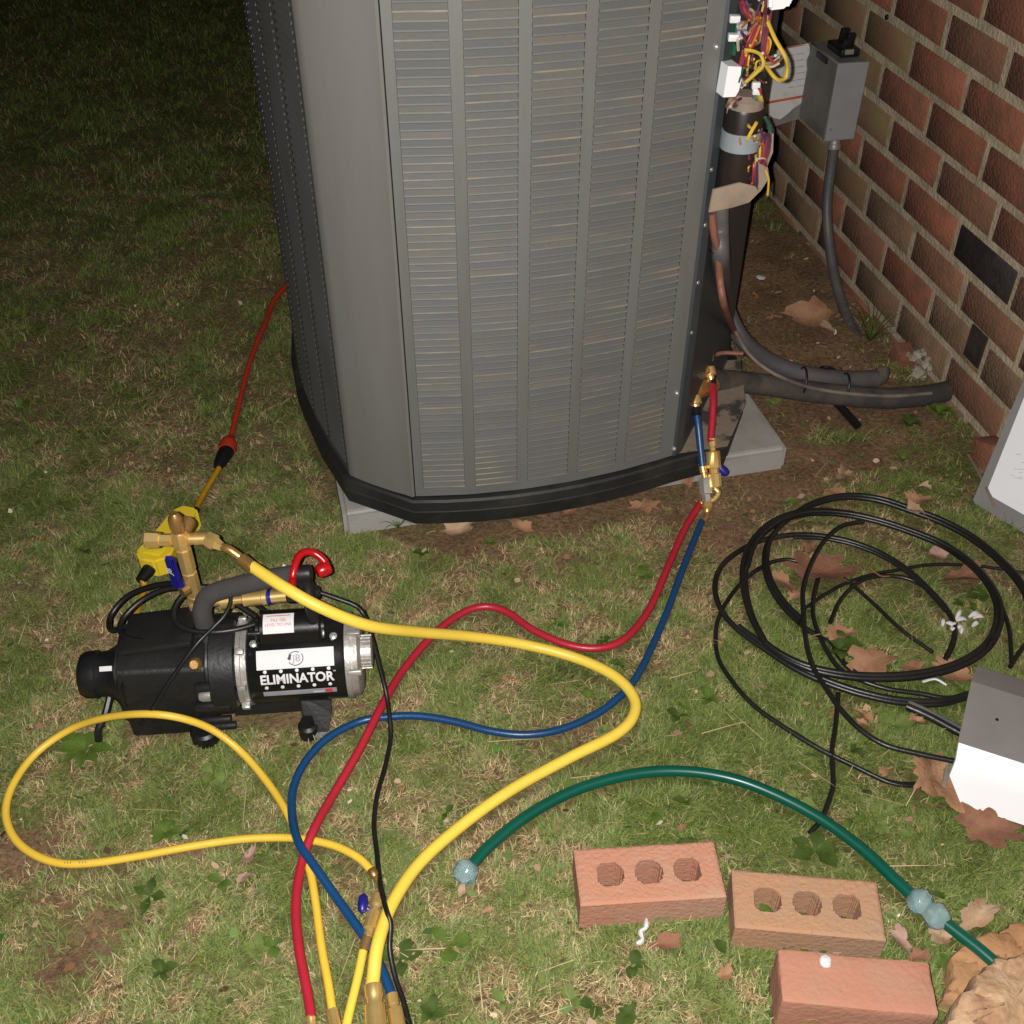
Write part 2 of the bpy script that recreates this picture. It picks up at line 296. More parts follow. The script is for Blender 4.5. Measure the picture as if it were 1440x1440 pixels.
# ------------------------------------------------------------------ brick wall
def wall():
    t = thing('brick_wall', 'weathered red brick house wall with tan mortar and two black bricks', 'wall', wallp(-1.9, 0))
    HB, SB, ZT, J = .0825, .2143, .678, .0135
    bm = B(); ax = WDR; c = wallp(-2.55, .62, -.0468)
    box(bm, c, (5.5, .09, 1.6), Matrix((ax, WN, UP)).transposed()); obj('mortar', bm, M['mortar'], t, True, smooth=False)
    R = Matrix((WDR, -WN, UP)).transposed()       # local x along the wall, y out of it
    def bmesh_brick(L, sd):
        r = random.Random(sd); bm = B(); g = bmesh.ops.create_cube(bm, size=1)
        bmesh.ops.transform(bm, matrix=Matrix.Diagonal((L-J, .05, HB-J-.001, 1)), verts=g['verts'])
        for v in bm.verts: v.co += Vector((r.uniform(-.002, .002), r.uniform(-.001, .001), r.uniform(-.0016, .0016)))
        bmesh.ops.bevel(bm, geom=[e for e in bm.edges], offset=.0026, segments=1, affect='EDGES')
        bmesh.ops.recalc_face_normals(bm, faces=bm.faces)
        me = bpy.data.meshes.new('brick'); bm.to_mesh(me); bm.free(); me.shade_smooth(); me.set_sharp_from_angle(angle=math.radians(50)); return me
    base = [bmesh_brick(SB, i) for i in range(6)]
    variants = {}
    def inst(me, m):
        k = (me.name, m)
        if k not in variants:
            c_ = me.copy(); c_.materials.append(M[m]); variants[k] = c_
        return variants[k]
    ph = {0: -1.996, 1: -1.990, 2: -1.983, 3: -2.008, 4: -2.003, 5: -2.040, 6: -2.024, 7: -2.02, 8: -2.02}
    half = {0: 0, 2: 0, 4: 0, 6: 0, 8: 0}
    blacks = {(4, 1), (6, 1)}
    tmpl = None; inv = ORG[t.name].inverted(); rest = B(); n = 0
    for row in range(-5, 10):
        p = ph.get(row, -2.0); off = 0 if row % 2 == 0 else .5
        zc = ZT-HB*(row+.5)
        for i in range(-9, 9):
            s0 = p+(i+off)*SB; s1 = s0+SB; sc = (s0+s1)/2
            r = random.Random(row*100+i); u = r.random()
            low = row+.6*(sc+1.6)
            if row == 4 and i == 1: m = 'bblack'
            elif row == 6 and i == 1: m = 'btan'
            elif -2.62 < sc < -2.12 and 1 <= row <= 5 and u < .75: m = 'balgae'
            elif row >= 6 or (row >= 5 and sc < -1.7) or sc < -2.25: m = 'btan' if u < .55 else ('bbrown' if u < .85 else 'bred')
            elif row >= 2: m = 'bred' if u < .5 else 'bbrown'
            else: m = 'bred' if u < .72 else 'bbrown'
            out = r.uniform(-.0015, .0015)
            pos = wallp(sc, zc, -.014+out) if False else wallp(sc, zc, .0)+WN*(.0250+out)
            rot = R @ Matrix.Rotation(r.uniform(-.006, .006), 3, 'Y')
            vis = (-3.4 < sc < -1.05 and row >= -1) 
            if not vis:
                bb = B(); bb.from_mesh(base[(row*7+i) % 6]); bb.transform(inv @ Matrix.Translation(pos) @ rot.to_4x4())
                me_ = bpy.data.meshes.new('tmp'); bb.to_mesh(me_); bb.free(); rest.from_mesh(me_); bpy.data.meshes.remove(me_); continue
            o = bpy.data.objects.new('brick', inst(base[r.randrange(6)], m)); C.objects.link(o); o.parent = t
            o.matrix_local = inv @ Matrix.Translation(pos) @ rot.to_4x4(); n += 1
            if row == 6 and i == 1:      # a dark header end at its near end
                pass
    obj('brickwork', rest, M['bred'], t, kind='stuff', ang=50)
    bm = B(); c = onplane(1372, 487, wallp(0, 0, .0), WN)
    box(bm, c+WN*.004, (.055, .012, HB-J), R); obj('brick', bm, M['bblack'], t, True, label='narrow black brick end in the lower courses', smooth=False)
    bm = B(); c = onwall(1248, 24, .003); lathe(bm, c, c+WN*-.004, [(0, .006), (1, .005)], 8); obj('nail_hole', bm, M['black'], t, True)
    bm = B()
    r = random.Random(5)
    for k in range(16):
        q = onwall(1280+r.uniform(-14, 30), 505+r.uniform(-12, 28), r.uniform(0, .018)); bmesh.ops.create_icosphere(bm, subdivisions=1, radius=r.uniform(.006, .016), matrix=Matrix.Translation(q)@Matrix.Diagonal((1, 1, .7, 1)))
    for v in bm.verts: v.co += Vector((r.uniform(-.003, .003),)*3)
    obj('mortar_lump', bm, mat('pale_mortar', (.36, .33, .27), .95, 0, (.26, .22, .16), 40, .8, 150), t, True)
    bm = B(); q = onwall(1272, 503, .012); box(bm, q, (.05, .05, .05), R @ Matrix.Rotation(.3, 3, 'Y'), .004); obj('brick', bm, M['bred'], t, True, label='broken red brick end at the foot of the wall')
    bm = B(); q = onwall(1396, 640, .02); box(bm, q, (.07, .05, .06), R @ Matrix.Rotation(-.4, 3, 'Y'), .006); obj('brick', bm, M['bred'], t, True, label='chipped brick end half buried at the wall foot')
wall()

# ------------------------------------------------------------------ pad and condenser unit
def fcurve(x):
    x0, x1 = -.163, .284; t = (x-x0)/(x1-x0)
    return Vector((x, 1.442+.113*t-.112*t*(1-t), 0))
U = Vector((math.cos(.235), math.sin(.235), 0)); Vv = Vector((-math.sin(.235), math.cos(.235), 0))
def pad():
    a = Vector((-.297, 1.470, 0)); b = Vector((.523, 1.664, 0)); c = b+Vv*.86; d = a+Vv*.86
    bm = B(); prism(bm, [a, b, c, d], (0, 0, .05))
    bm.verts.ensure_lookup_table()
    es = [e for e in bm.edges if max(v.co.z for v in e.verts) > .04]
    bmesh.ops.bevel(bm, geom=es, offset=.009, segments=3, affect='EDGES')
    obj('equipment_pad', bm, M['pad'], loc=tuple(a), label='light grey equipment pad under the air conditioner, its corner bare by the brass valves', cat='pad')
    POLY.append([a-U*.004, b+U*.004, c, d])
pad()
LEFT = [Vector((-.283, 1.503, 0)), Vector((-.345, 1.625, 0)), Vector((-.397, 1.755, 0)), Vector((-.430, 1.885, 0)), Vector((-.448, 2.01, 0)), Vector((-.452, 2.13, 0))]
ZB, ZT_ = .114, 1.02
PA = Vector((.302, 1.568, 0)); PB = Vector((.428, 1.864, 0)); PN = Vector((PB-PA).cross(UP)).normalized()   # inner plate of the service corner
GP = Vector((.306, 1.590, 0)); GN = Vector((.30, -.95, 0)).normalized()      # the plane the control gear hangs on, facing the lawn
def strip(bm, a, b, z0, z1, off=0.0, mi=0, nrm=None):
    n = nrm if nrm is not None else (b-a).cross(UP).normalized()
    v = [bm.verts.new(a+n*off+UP*z0), bm.verts.new(b+n*off+UP*z0), bm.verts.new(b+n*off+UP*z1), bm.verts.new(a+n*off+UP*z1)]
    f = bm.faces.new(v); f.material_index = mi; return f
def slatmesh(L, m='slat', m2='lip'):
    """one louver of length L: its face leans out downwards to a rolled lip; x along, y outward, z up"""
    bm = B(); pr = [(-.0036, .0114), (-.0008, .0060), (.0010, .0026), (.0018, .0008), (.0012, -.0003), (-.0040, -.0001)]
    r0 = [bm.verts.new((0, y, z)) for y, z in pr]; r1 = [bm.verts.new((L, y, z)) for y, z in pr]
    for k in range(len(pr)-1):
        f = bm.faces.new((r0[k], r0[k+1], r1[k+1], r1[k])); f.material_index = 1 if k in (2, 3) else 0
    bm.faces.new(r0[1:]); bm.faces.new(r1[1:][::-1])
    bmesh.ops.recalc_face_normals(bm, faces=bm.faces)
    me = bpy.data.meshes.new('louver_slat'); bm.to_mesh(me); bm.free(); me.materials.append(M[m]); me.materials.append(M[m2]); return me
def condenser():
    t = thing('air_conditioner', 'tall grey louvered outdoor air conditioner with its service corner open', 'air conditioner', (0, 1.8, .05))
    inv = ORG[t.name].inverted()
    # base pan
    out = [fcurve(x) for x in np.linspace(-.163, .284, 9)]+[Vector((.377, 1.592, 0)), Vector((.424, 1.72, 0)), Vector((.436, 1.87, 0)), Vector((.40, 2.27, 0)), Vector((-.40, 2.27, 0))]+LEFT[::-1]
    cen = Vector((0, 1.85, 0)); bm = B(); rings = []
    for off, z in ((-.02, .060), (.008, .058), (.012, .086), (.011, .088), (.014, .091), (.013, .108), (.010, .112), (-.004, .112)):
        rings.append([bm.verts.new(p+(p-cen).normalized()*off+UP*z) for p in out])
    n = len(out)
    for a, b in zip(rings, rings[1:]):
        for k in range(n): bm.faces.new((a[k], a[(k+1) % n], b[(k+1) % n], b[k]))
    bm.faces.new(rings[0][::-1])
    base = obj('base_pan', bm, M['pan'], t, True, ang=30)
    bm = B(); poly = [Vector((.27, 1.555, .1135)), Vector((.386, 1.582, .1135)), Vector((.440, 1.716, .1135)), Vector((.455, 1.868, .1135)), Vector((.30, 1.85, .1135))]
    bm.faces.new([bm.verts.new(p) for p in poly]); bmesh.ops.subdivide_edges(bm, edges=bm.edges, cuts=3, use_grid_fill=True)
    obj('pan_floor', bm, M['panfloor'], base, True)
    POLY.append([p+(p-cen).normalized()*.012 for p in out])
    # front panel: margins and flat strips between the louver columns
    cols = [(-.149, -.079), (-.062, .0085), (.0255, .0945), (.1105, .1785), (.1945, .258)]
    fr = B(); zb, zt = .132, ZT_-.02
    edges = [-.163]+[e for c_ in cols for e in c_]+[.284]
    for i in range(0, len(edges), 2):
        strip(fr, fcurve(edges[i]), fcurve(edges[i+1]), ZB, ZT_)
    for a, b in cols:
        strip(fr, fcurve(a), fcurve(b), ZB, zb); strip(fr, fcurve(a), fcurve(b), zt+.003, ZT_)
        strip(fr, fcurve(a), fcurve(b), zb, zt, -.0065, 1)
        for x, s in ((a, 1), (b, -1)):
            p = fcurve(x); nn = (fcurve(b)-fcurve(a)).cross(UP).normalized()
            v = [p+UP*zb, p+UP*zt, p-nn*.0065+UP*zt, p-nn*.0065+UP*zb]; fr.faces.new([fr.verts.new(q) for q in v]).material_index = 1
    fp = obj('front_panel', fr, [M['grey'], M['dark']], t, True, smooth=False)
    rows = int((zt-zb)/.0115); inv2 = inv; nparts = 0; rest = B()
    lens = {}
    for ci, (a, b) in enumerate(cols):
        pa, pb = fcurve(a), fcurve(b); d = (pb-pa); L = d.length; ex = d.normalized(); nrm = ex.cross(UP).normalized()
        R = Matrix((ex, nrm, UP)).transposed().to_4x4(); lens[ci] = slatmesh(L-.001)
        for r in range(rows):
            if zb+r*.0115 > .93: sm = True
            pos = pa+UP*(zb+r*.0115)+ex*.0005
            j = random.Random(ci*1000+r)
            Mx = inv @ Matrix.Translation(pos+nrm*j.uniform(-.0004, .0004)) @ R @ Matrix.Rotation(j.uniform(-.035, .035), 4, 'X')
            if 9 <= r < 69:
                o = bpy.data.objects.new('louver_slat', lens[ci]); C.objects.link(o); o.parent = fp
                o.matrix_local = Mx; nparts += 1
            else:
                m2 = lens[ci].copy(); m2.transform(Mx); rest.from_mesh(m2); bpy.data.meshes.remove(m2)
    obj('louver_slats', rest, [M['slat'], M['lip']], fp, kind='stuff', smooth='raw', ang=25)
    for o in fp.children:
        pass
    # corner panel: flat face with rolled edges, from the left side round to the front panel
    C0 = Vector((-.283, 1.503, 0)); F0 = fcurve(-.163)
    prof = [(C0+Vector((-.004, .010, 0))), C0+Vector((.002, -.004, 0)), C0+Vector((.012, -.011, 0)), C0.lerp(F0, .38)+Vector((-.003, -.006, 0)), C0.lerp(F0, .70)+Vector((-.003, -.006, 0)),
            C0.lerp(F0, .86)+Vector((-.002, -.0045, 0)), F0+Vector((-.006, -.003, 0)), F0+Vector((-.002, -.0005, 0)), F0+Vector((-.0015, .006, 0))]
    bm = B(); lo = [bm.verts.new(p+UP*ZB) for p in prof]; hi = [bm.verts.new(p+UP*ZT_) for p in prof]
    for k in range(len(prof)-1): bm.faces.new((lo[k], lo[k+1], hi[k+1], hi[k]))
    obj('corner_panel', bm, M['corner'], t, True, ang=50)
    # left side: strips and louvers seen at a grazing angle
    sp = B(); cur = catmull(LEFT, 10); arc = [0.0]
    for p, q in zip(cur, cur[1:]): arc.append(arc[-1]+(q-p).length)
    def lat(s):
        for k in range(len(arc)-1):
            if s <= arc[k+1]: return cur[k].lerp(cur[k+1], (s-arc[k])/(arc[k+1]-arc[k]))
        return cur[-1]
    rest = B(); s = .010; T = arc[-1]
    strip(sp, lat(.010), lat(0), ZB, ZT_)
    while s+.09 < T:
        a, b = lat(s+.076), lat(s); e = lat(s+.090)
        strip(sp, e, a, ZB, ZT_); strip(sp, a, b, ZB, ZB+.018); strip(sp, a, b, zt, ZT_); strip(sp, a, b, ZB+.018, zt, -.0065, 1)
        d = b-a; ex = d.normalized(); nrm = ex.cross(UP).normalized(); R = Matrix((ex, nrm, UP)).transposed().to_4x4(); sm = slatmesh(d.length-.001, 'slatside', 'slatside')
        for r in range(rows):
            m2 = sm.copy(); m2.transform(inv @ Matrix.Translation(a+UP*(ZB+.018+r*.0115)+ex*.0005) @ R); rest.from_mesh(m2); bpy.data.meshes.remove(m2)
        s += .090
    strip(sp, lat(T), lat(s), ZB, ZT_)
    sd = obj('side_panel', sp, [M['slatside'], M['dark']], t, True, smooth=False)
    obj('louver_slats', rest, [M['slatside'], M['slatside']], sd, kind='stuff', smooth='raw', ang=25)
    bm = B(); k0 = Vector((-.40, 2.26, 0)); k1 = Vector((.40, 2.26, 0)); strip(bm, k0, LEFT[-1], ZB, ZT_); strip(bm, k1, k0, ZB, ZT_); strip(bm, PB, k1, ZB, ZT_)
    obj('rear_panel', bm, M['grey'], t, True, smooth=False)
    # service corner: post flange, inner plate
    bm = B(); F1 = fcurve(.284); prism(bm, [F1+UP*ZB, F1+Vector((.005, -.0015, 0))+UP*ZB, Vector((.302, 1.567, ZB)), Vector((.297, 1.572, ZB))], UP*(ZT_-ZB))
    post = obj('corner_post', bm, M['dark'], t, True, smooth=False)
    nF = (Vector((.302, 1.567, 0))-F1).cross(UP).normalized()
    for q in ((1008, 66), (999, 238), (990, 316), (980, 397), (971, 467), (952, 553), (948, 631)):
        p = onplane(*q, F1+nF*.0005, nF) if q[0] > 955 else onplane(*q, F1+Vector((-.004, -.004, 0)), (F1-fcurve(.25)).cross(UP).normalized())
        bm = B(); lathe(bm, p-nF*.002, p+nF*.0035, [(0, .0045), (.6, .0045), (1, .0025)], 8); obj('screw', bm, M['alu'], post, True)
    bm = B(); prism(bm, [PA-PN*.004+UP*.103, PB-PN*.004+UP*.103, PB-PN*.004+UP*ZT_, PA-PN*.004+UP*ZT_], PN*.004); inner = obj('inner_plate', bm, M['dark'], t, True, smooth=False)
    bm = B(); poly = [p+UP*ZT_ for p in out]; prism(bm, [p+(p-cen).normalized()*.02+UP*ZT_ for p in out], UP*.05)
    obj('top_cover', bm, M['grey'], t, True, smooth=False)
    # control gear mounted on the inner plate
    def pp(x, y, o=.02): return onplane(x, y, GP+GN*o, GN)
    bm = B(); prism(bm, [pp(*q, .062) for q in ((997, 299), (1003, 267), (1022, 262), (1041, 257), (1062, 262), (1068, 270), (1053, 285), (1030, 292))], -GN*.003)
    tray = obj('bracket', bm, M['tray'], t, True, smooth=False)
    bm = B(); prism(bm, [pp(*q, .012) for q in ((1041, 262), (1047, 226), (1062, 214), (1086, 213), (1079, 232), (1082, 250), (1068, 271), (1050, 270))], -GN*.003); obj('bracket_wing', bm, M['tray'], tray, True, smooth=False)
    a = pp(1030, 278, .03); b_ = pp(1036, 140, .03); b_ = Vector((a.x, a.y, b_.z)); L = (b_-a).length
    bm = B(); lathe(bm, a, b_, [(0, .026), (.03, .0275), (.9, .0275), (.93, .026)], 20); cp = obj('capacitor', bm, M['cap'], t, True)
    bm = B(); lathe(bm, a.lerp(b_, .93), a.lerp(b_, 1.05), [(0, .0265), (.6, .025), (1, .016)], 20); obj('capacitor_top', bm, M['tray'], cp, True)
    bm = B(); lathe(bm, a.lerp(b_, .53), a.lerp(b_, .71), [(0, .0275), (0, .0292), (1, .0292), (1, .0275)], 20); obj('strap', bm, M['strap'], cp, True)
    for q in ((1025, 155), (1040, 152), (1033, 160)):
        p = pp(*q, .03); bm = B(); box(bm, p+UP*.004, (.006, .003, .016)); obj('terminal', bm, M['alu'], cp, True)
    bm = B(); prism(bm, [pp(*q, .05) for q in ((1017, 137), (1024, 93), (1043, 94), (1041, 108), (1043, 112), (1039, 128), (1034, 136))], -GN*.03); obj('relay', bm, M['whitegl'], t, True, smooth=False)
    bm = B(); prism(bm, [pp(*q, .03) for q in ((1030, 78), (1036, 20), (1042, 20), (1034, 78))], -GN*.02); bd = obj('circuit_board', bm, M['pcb'], t, True, smooth=False)
    for q, m in (((1043, 35), 'greyprint'), ((1043, 47), 'greyprint'), ((1033, 26), 'cream'), ((1031, 52), 'cream'), ((1041, 58), 'wb'), ((1050, 8), 'wb')):
        p = pp(*q, .036); bm = B(); box(bm, p, (.014, .012, .009), None, .001); obj('component', bm, M[m], bd, True)
    bm = B(); prism(bm, [pp(*q, .06) for q in ((1083, 16), (1086, -40), (1122, -40), (1116, 6), (1108, 13))], -GN*.04)
    bmesh.ops.bevel(bm, geom=list(bm.edges), offset=.004, segments=2, affect='EDGES'); obj('control_box', bm, M['whitegl'], t, True)
    bm = B(); prism(bm, [pp(*q, .018) for q in ((1062, 240), (1066, 196), (1088, 188), (1087, 214), (1078, 236))], -GN*.006); obj('terminal_block', bm, M['tray'], t, True, smooth=False)
    r = random.Random(3)
    def wire(m, pts, rad=.0018, o=.045, jit=.012):
        P = [pp(x, y, o+r.uniform(-jit, jit)) for x, y in pts]; bm = B(); tube(bm, P, rad, 6, 5); return obj('wire', bm, M[m], t, True)
    wire('wy', [(1078, 22), (1074, 45), (1082, 58), (1079, 72), (1070, 88)], .003)
    wire('wy', [(1079, 30), (1090, 55), (1104, 80), (1107, 95), (1104, 110), (1093, 112), (1082, 100), (1073, 85)], .0028, .05, .004)
    wire('wy', [(1062, 122), (1069, 135), (1071, 155), (1064, 175), (1053, 194)], .0034)
    wire('wy', [(1062, 190), (1068, 208), (1065, 228), (1058, 246)], .003)
    wire('wy', [(1052, 176), (1058, 186), (1050, 198)], .0022)
    wire('wo', [(1078, 50), (1079, 65), (1076, 80)], .003)
    for k in range(5):
        wire(('ww', 'wt', 'wy', 'ww', 'wm')[k], [(1042+k, 124-3*k), (1055+2*k, 108-2*k), (1070+k, 92-k)], .0018)
    for k in range(5):
        wire(('wr', 'wr', 'wm', 'wo', 'wr')[k], [(1040+2*k, 92), (1044+2*k, 76), (1048+4*k, 58), (1060+3*k, 35)], .0018)
    for k in range(4):
        wire(('ww', 'wt', 'wo', 'ww')[k], [(1073, 88+k), (1085, 88+2*k), (1096, 80+3*k)], .0017)
    for k in range(5):
        wire(('wp', 'wm', 'wp', 'wb', 'wm')[k], [(1068+k, 100), (1072+k, 60), (1074+2*k, 30), (1074+3*k, 0), (1076+3*k, -25)], .0022)
    for k in range(6):
        wire(('wo', 'wt', 'wr', 'wo', 'wb', 'wr')[k], [(1052+2*k, 48-4*k), (1062+k, 36-4*k), (1070, 24+3*k)], .0018)
    for k in range(4):
        wire(('wm', 'wr', 'wm', 'wp')[k], [(1046+2*k, 8), (1040+3*k, 2), (1044+4*k, 16), (1052+3*k, 26)], .0019)
    wire('wg', [(1063, 160), (1057, 172), (1056, 180)], .0025); wire('wg', [(1076, 165), (1082, 180), (1083, 200)], .0025, .03)
    wire('wg', [(1033, 152), (1046, 140), (1058, 138), (1066, 142)], .0016)
    for k in range(8):
        wire(('wm', 'wr', 'wm', 'wo', 'wp', 'wr', 'wp', 'wm')[k], [(1060+2*k, 180+k), (1068+2*k, 192), (1060+3*k, 206+k), (1052+3*k, 218+2*k)], .0021)
    for k in range(5):
        wire(('wp', 'wb', 'wr', 'wm', 'wp')[k], [(1058+2*k, 210), (1056+2*k, 232), (1052+3*k, 252+2*k), (1047+3*k, 262)], .0021)
    for k in range(4): wire(('wr', 'wm')[k % 2], [(1040+4*k, 252+3*k), (1050+3*k, 262+k), (1058+2*k, 266)], .003)
    for k in range(4): wire('wb', [(1046, 50+6*k), (1056, 60+5*k), (1068, 52+8*k)], .0025)
    for k in range(3): wire(('wt', 'ww', 'wm')[k], [(1022+5*k, 150), (1026+5*k, 142), (1034+5*k, 138)], .0022)
    for k in range(46):
        m = r.choice(['wy', 'wy', 'wy', 'wy', 'wo', 'wr', 'ww', 'wt', 'wm', 'wp', 'wb', 'wb', 'wt', 'ww', 'wg'])
        if k < 30: x, y = 1046+r.uniform(-6, 30), r.uniform(-10, 120)
        else: x, y = 1056+r.uniform(-4, 24), r.uniform(165, 250)
        a_ = r.uniform(0, 3.14); l = r.uniform(10, 26)
        wire(m, [(x, y), (x+l*.5*math.cos(a_)+r.uniform(-5, 5), y+l*.5*math.sin(a_)*1.3+r.uniform(-5, 5)), (x+l*math.cos(a_)*.7, y+l*math.sin(a_)*1.5)], r.uniform(.0013, .0022), .05, .015)
    wire('wy', [(1047, 70), (1060, 72), (1070, 78), (1073, 92), (1062, 104), (1048, 116)], .0024, .062, .004)
    wire('wy', [(1050, 198), (1056, 186), (1064, 172)], .0026, .062, .004)
    for q in ((1063, 120), (1064, 128)):
        p = pp(*q, .05); bm = B(); box(bm, p, (.012, .008, .010), None, .002); obj('wire_plug', bm, M['cream'], t, True)
    # service valves and stub pipes low in the corner
    def fit(name, p, q, prof, n=14, m='brass', par=None): bm = B(); lathe(bm, p, q, prof, n); return obj(name, bm, M[m], par or t, True)
    a = at(965, 528, .205); b_ = at(994, 520, .205); bm = B(); tube(bm, [a, a.lerp(b_, .5), b_], .011, 12, 6); sv = obj('service_valve', bm, M['brassold'], t, True)
    fit('valve_cap', at(994, 507, .20), at(995, 497, .215), [(0, .009), (.2, .0125), (.9, .0125), (1, .009)], 12, 'brassold', sv)
    bm = B(); tube(bm, [at(985, 510, .2), at(1012, 497, .2), at(1045, 497, .2)], .004, 8, 6); obj('copper_stub', bm, M['copper'], sv, True)
    bm = B(); tube(bm, [at(965, 555, .18), at(985, 548, .18), at(1002, 541, .17)], .016, 12, 6); s2 = obj('service_valve', bm, M['brassold'], t, True)
    fit('valve_stem', at(975, 548, .18), at(977, 560, .18), [(0, .008), (1, .007)], 10, 'brassold', s2)
    fit('valve_stem', at(992, 512, .20), at(997, 524, .195), [(0, .007), (1, .006)], 10, 'brassold', sv)
condenser()

# ------------------------------------------------------------------ pipes and conduits behind the unit
def linething(name, label, cat, pts, r, m, n=12, sub=8, mask=True, group=None):
    P = [at(*p) if len(p) == 3 and not isinstance(p, Vector) else Vector(p) for p in pts]
    o0 = P[0]; bm = B(); tube(bm, P, r, n, sub)
    if mask:
        rr = r if not callable(r) else r(.5)
        for q in catmull(P, 8):
            if q.z < rr+.03: MASK.append((q.x, q.y, rr+.001))
    return obj(name, bm, M[m], loc=tuple(o0), label=label, cat=cat, group=group)
linething('insulated_pipe', 'thick dark insulated refrigerant pipe running from the unit into the wall', 'pipe',
          [(975, 534, .15), (1015, 535, .122), (1075, 541, .085), (1150, 552, .048), (1240, 560, .024), (1300, 556, .022), (1336, 549, .020)], .0215, 'insul', 16)
cd = thing('cable_conduit', 'grey flexible conduit curving down from the control box toward the wall', 'conduit', at(1180, 530, 0))
A_ = [onplane(*q, GP+GN*.0, GN) for q in ((1014, 268), (1013, 320), (1014, 370))]
cpts = A_+[at(1020, 425, .24), at(1042, 475, .16), at(1080, 507, .10), (at(1130, 526, .07)), at(1185, 533, .05), at(1232, 533, .035)]
bm = B(); tube(bm, cpts, lambda t: .012+.006*min(1, t*1.6), 14, 8); sh = obj('sheath', bm, M['conduit'], cd, True)
bm = B(); tube(bm, [at(1228, 534, .03), at(1240, 530, .034), at(1241, 517, .05)], .014, 12, 6); obj('end_stub', bm, M['insul'], cd, True)
cpl = [onplane(*q, GP+GN*.02, GN) for q in ((1001, 300), (1004, 330), (1009, 350), (1012, 390), (1019, 432))]+[at(1031, 462, .20), at(1040, 478, .175)]
bm = B(); tube(bm, cpl, .0062, 10, 8); obj('copper_line', bm, M['copper'], cd, True)
bm = B(); tube(bm, pl([(1034, 466, .195), (1050, 494, .15), (1072, 515, .125), (1100, 531, .112), (1140, 545, .085), (1190, 553, .064), (1250, 557, .050), (1310, 553, .044)]), .0036, 8, 8); obj('wire_sheath', bm, mat('dusty_cable', (.20, .165, .13), .8, 0, (.11, .09, .075), 20), cd, True)
def tie(c, d, r):
    u, v = frame(d); bm = B(); tube(bm, [c+(u*math.cos(a)+v*math.sin(a))*r for a in np.linspace(0, 2*math.pi, 18)], .0022, 6, 1, raw=True, caps=False); obj('cable_tie', bm, M['black'], cd, True)
tie(onplane(1011, 350, GP+GN*.01, GN), (0, 0, 1), .016); tie(at(1029, 463, .17), (.3, .2, -.5), .021); tie(at(1128, 536, .075), (1, 0, -.1), .028); tie(at(1188, 543, .052), (1, 0, -.1), .026)
for q in catmull(cpts[4:], 6): MASK.append((q.x, q.y, .03))
bm = B(); tube(bm, [at(1150, 520, .06), at(1160, 516, .08), at(1172, 520, .07), at(1178, 530, .05)], .0035, 8, 6); obj('cable_tie', bm, M['black'], cd, True)
linething('pipe_offcut', 'short black offcut of pipe insulation lying on bare soil', 'pipe', [(1176, 566, .014), (1190, 581, .013), (1206, 599, .012)], .0085, 'black', 12)
linething('buried_edging', 'dark strip of edging half buried along the wall foot', 'edging', [onwall(1135, 372, .03)+UP*.0, onwall(1155, 408, .03), onwall(1164, 428, .035)], .008, 'insul', 8)
cb = thing('wall_conduit', 'grey flexible conduit dropping from the electrical box to the ground', 'conduit', onwall(1215, 480, .04))
P = [onwall(1173, 206, .045), onwall(1168, 240, .045), onwall(1163, 290, .047), onwall(1166, 340, .047), onwall(1175, 395, .05), onwall(1191, 445, .055), onwall(1214, 488, .06), onwall(1226, 505, .06)]
bm = B(); tube(bm, P, .0118, 14, 10); obj('sheath', bm, M['conduit'], cb, True)
bm = B(); lathe(bm, onwall(1174, 196, .045), onwall(1172.5, 210, .045), [(0, .0135), (.4, .0135), (.45, .0155), (.9, .0155), (1, .013)], 12); obj('connector', bm, M['alu'], cb, True)

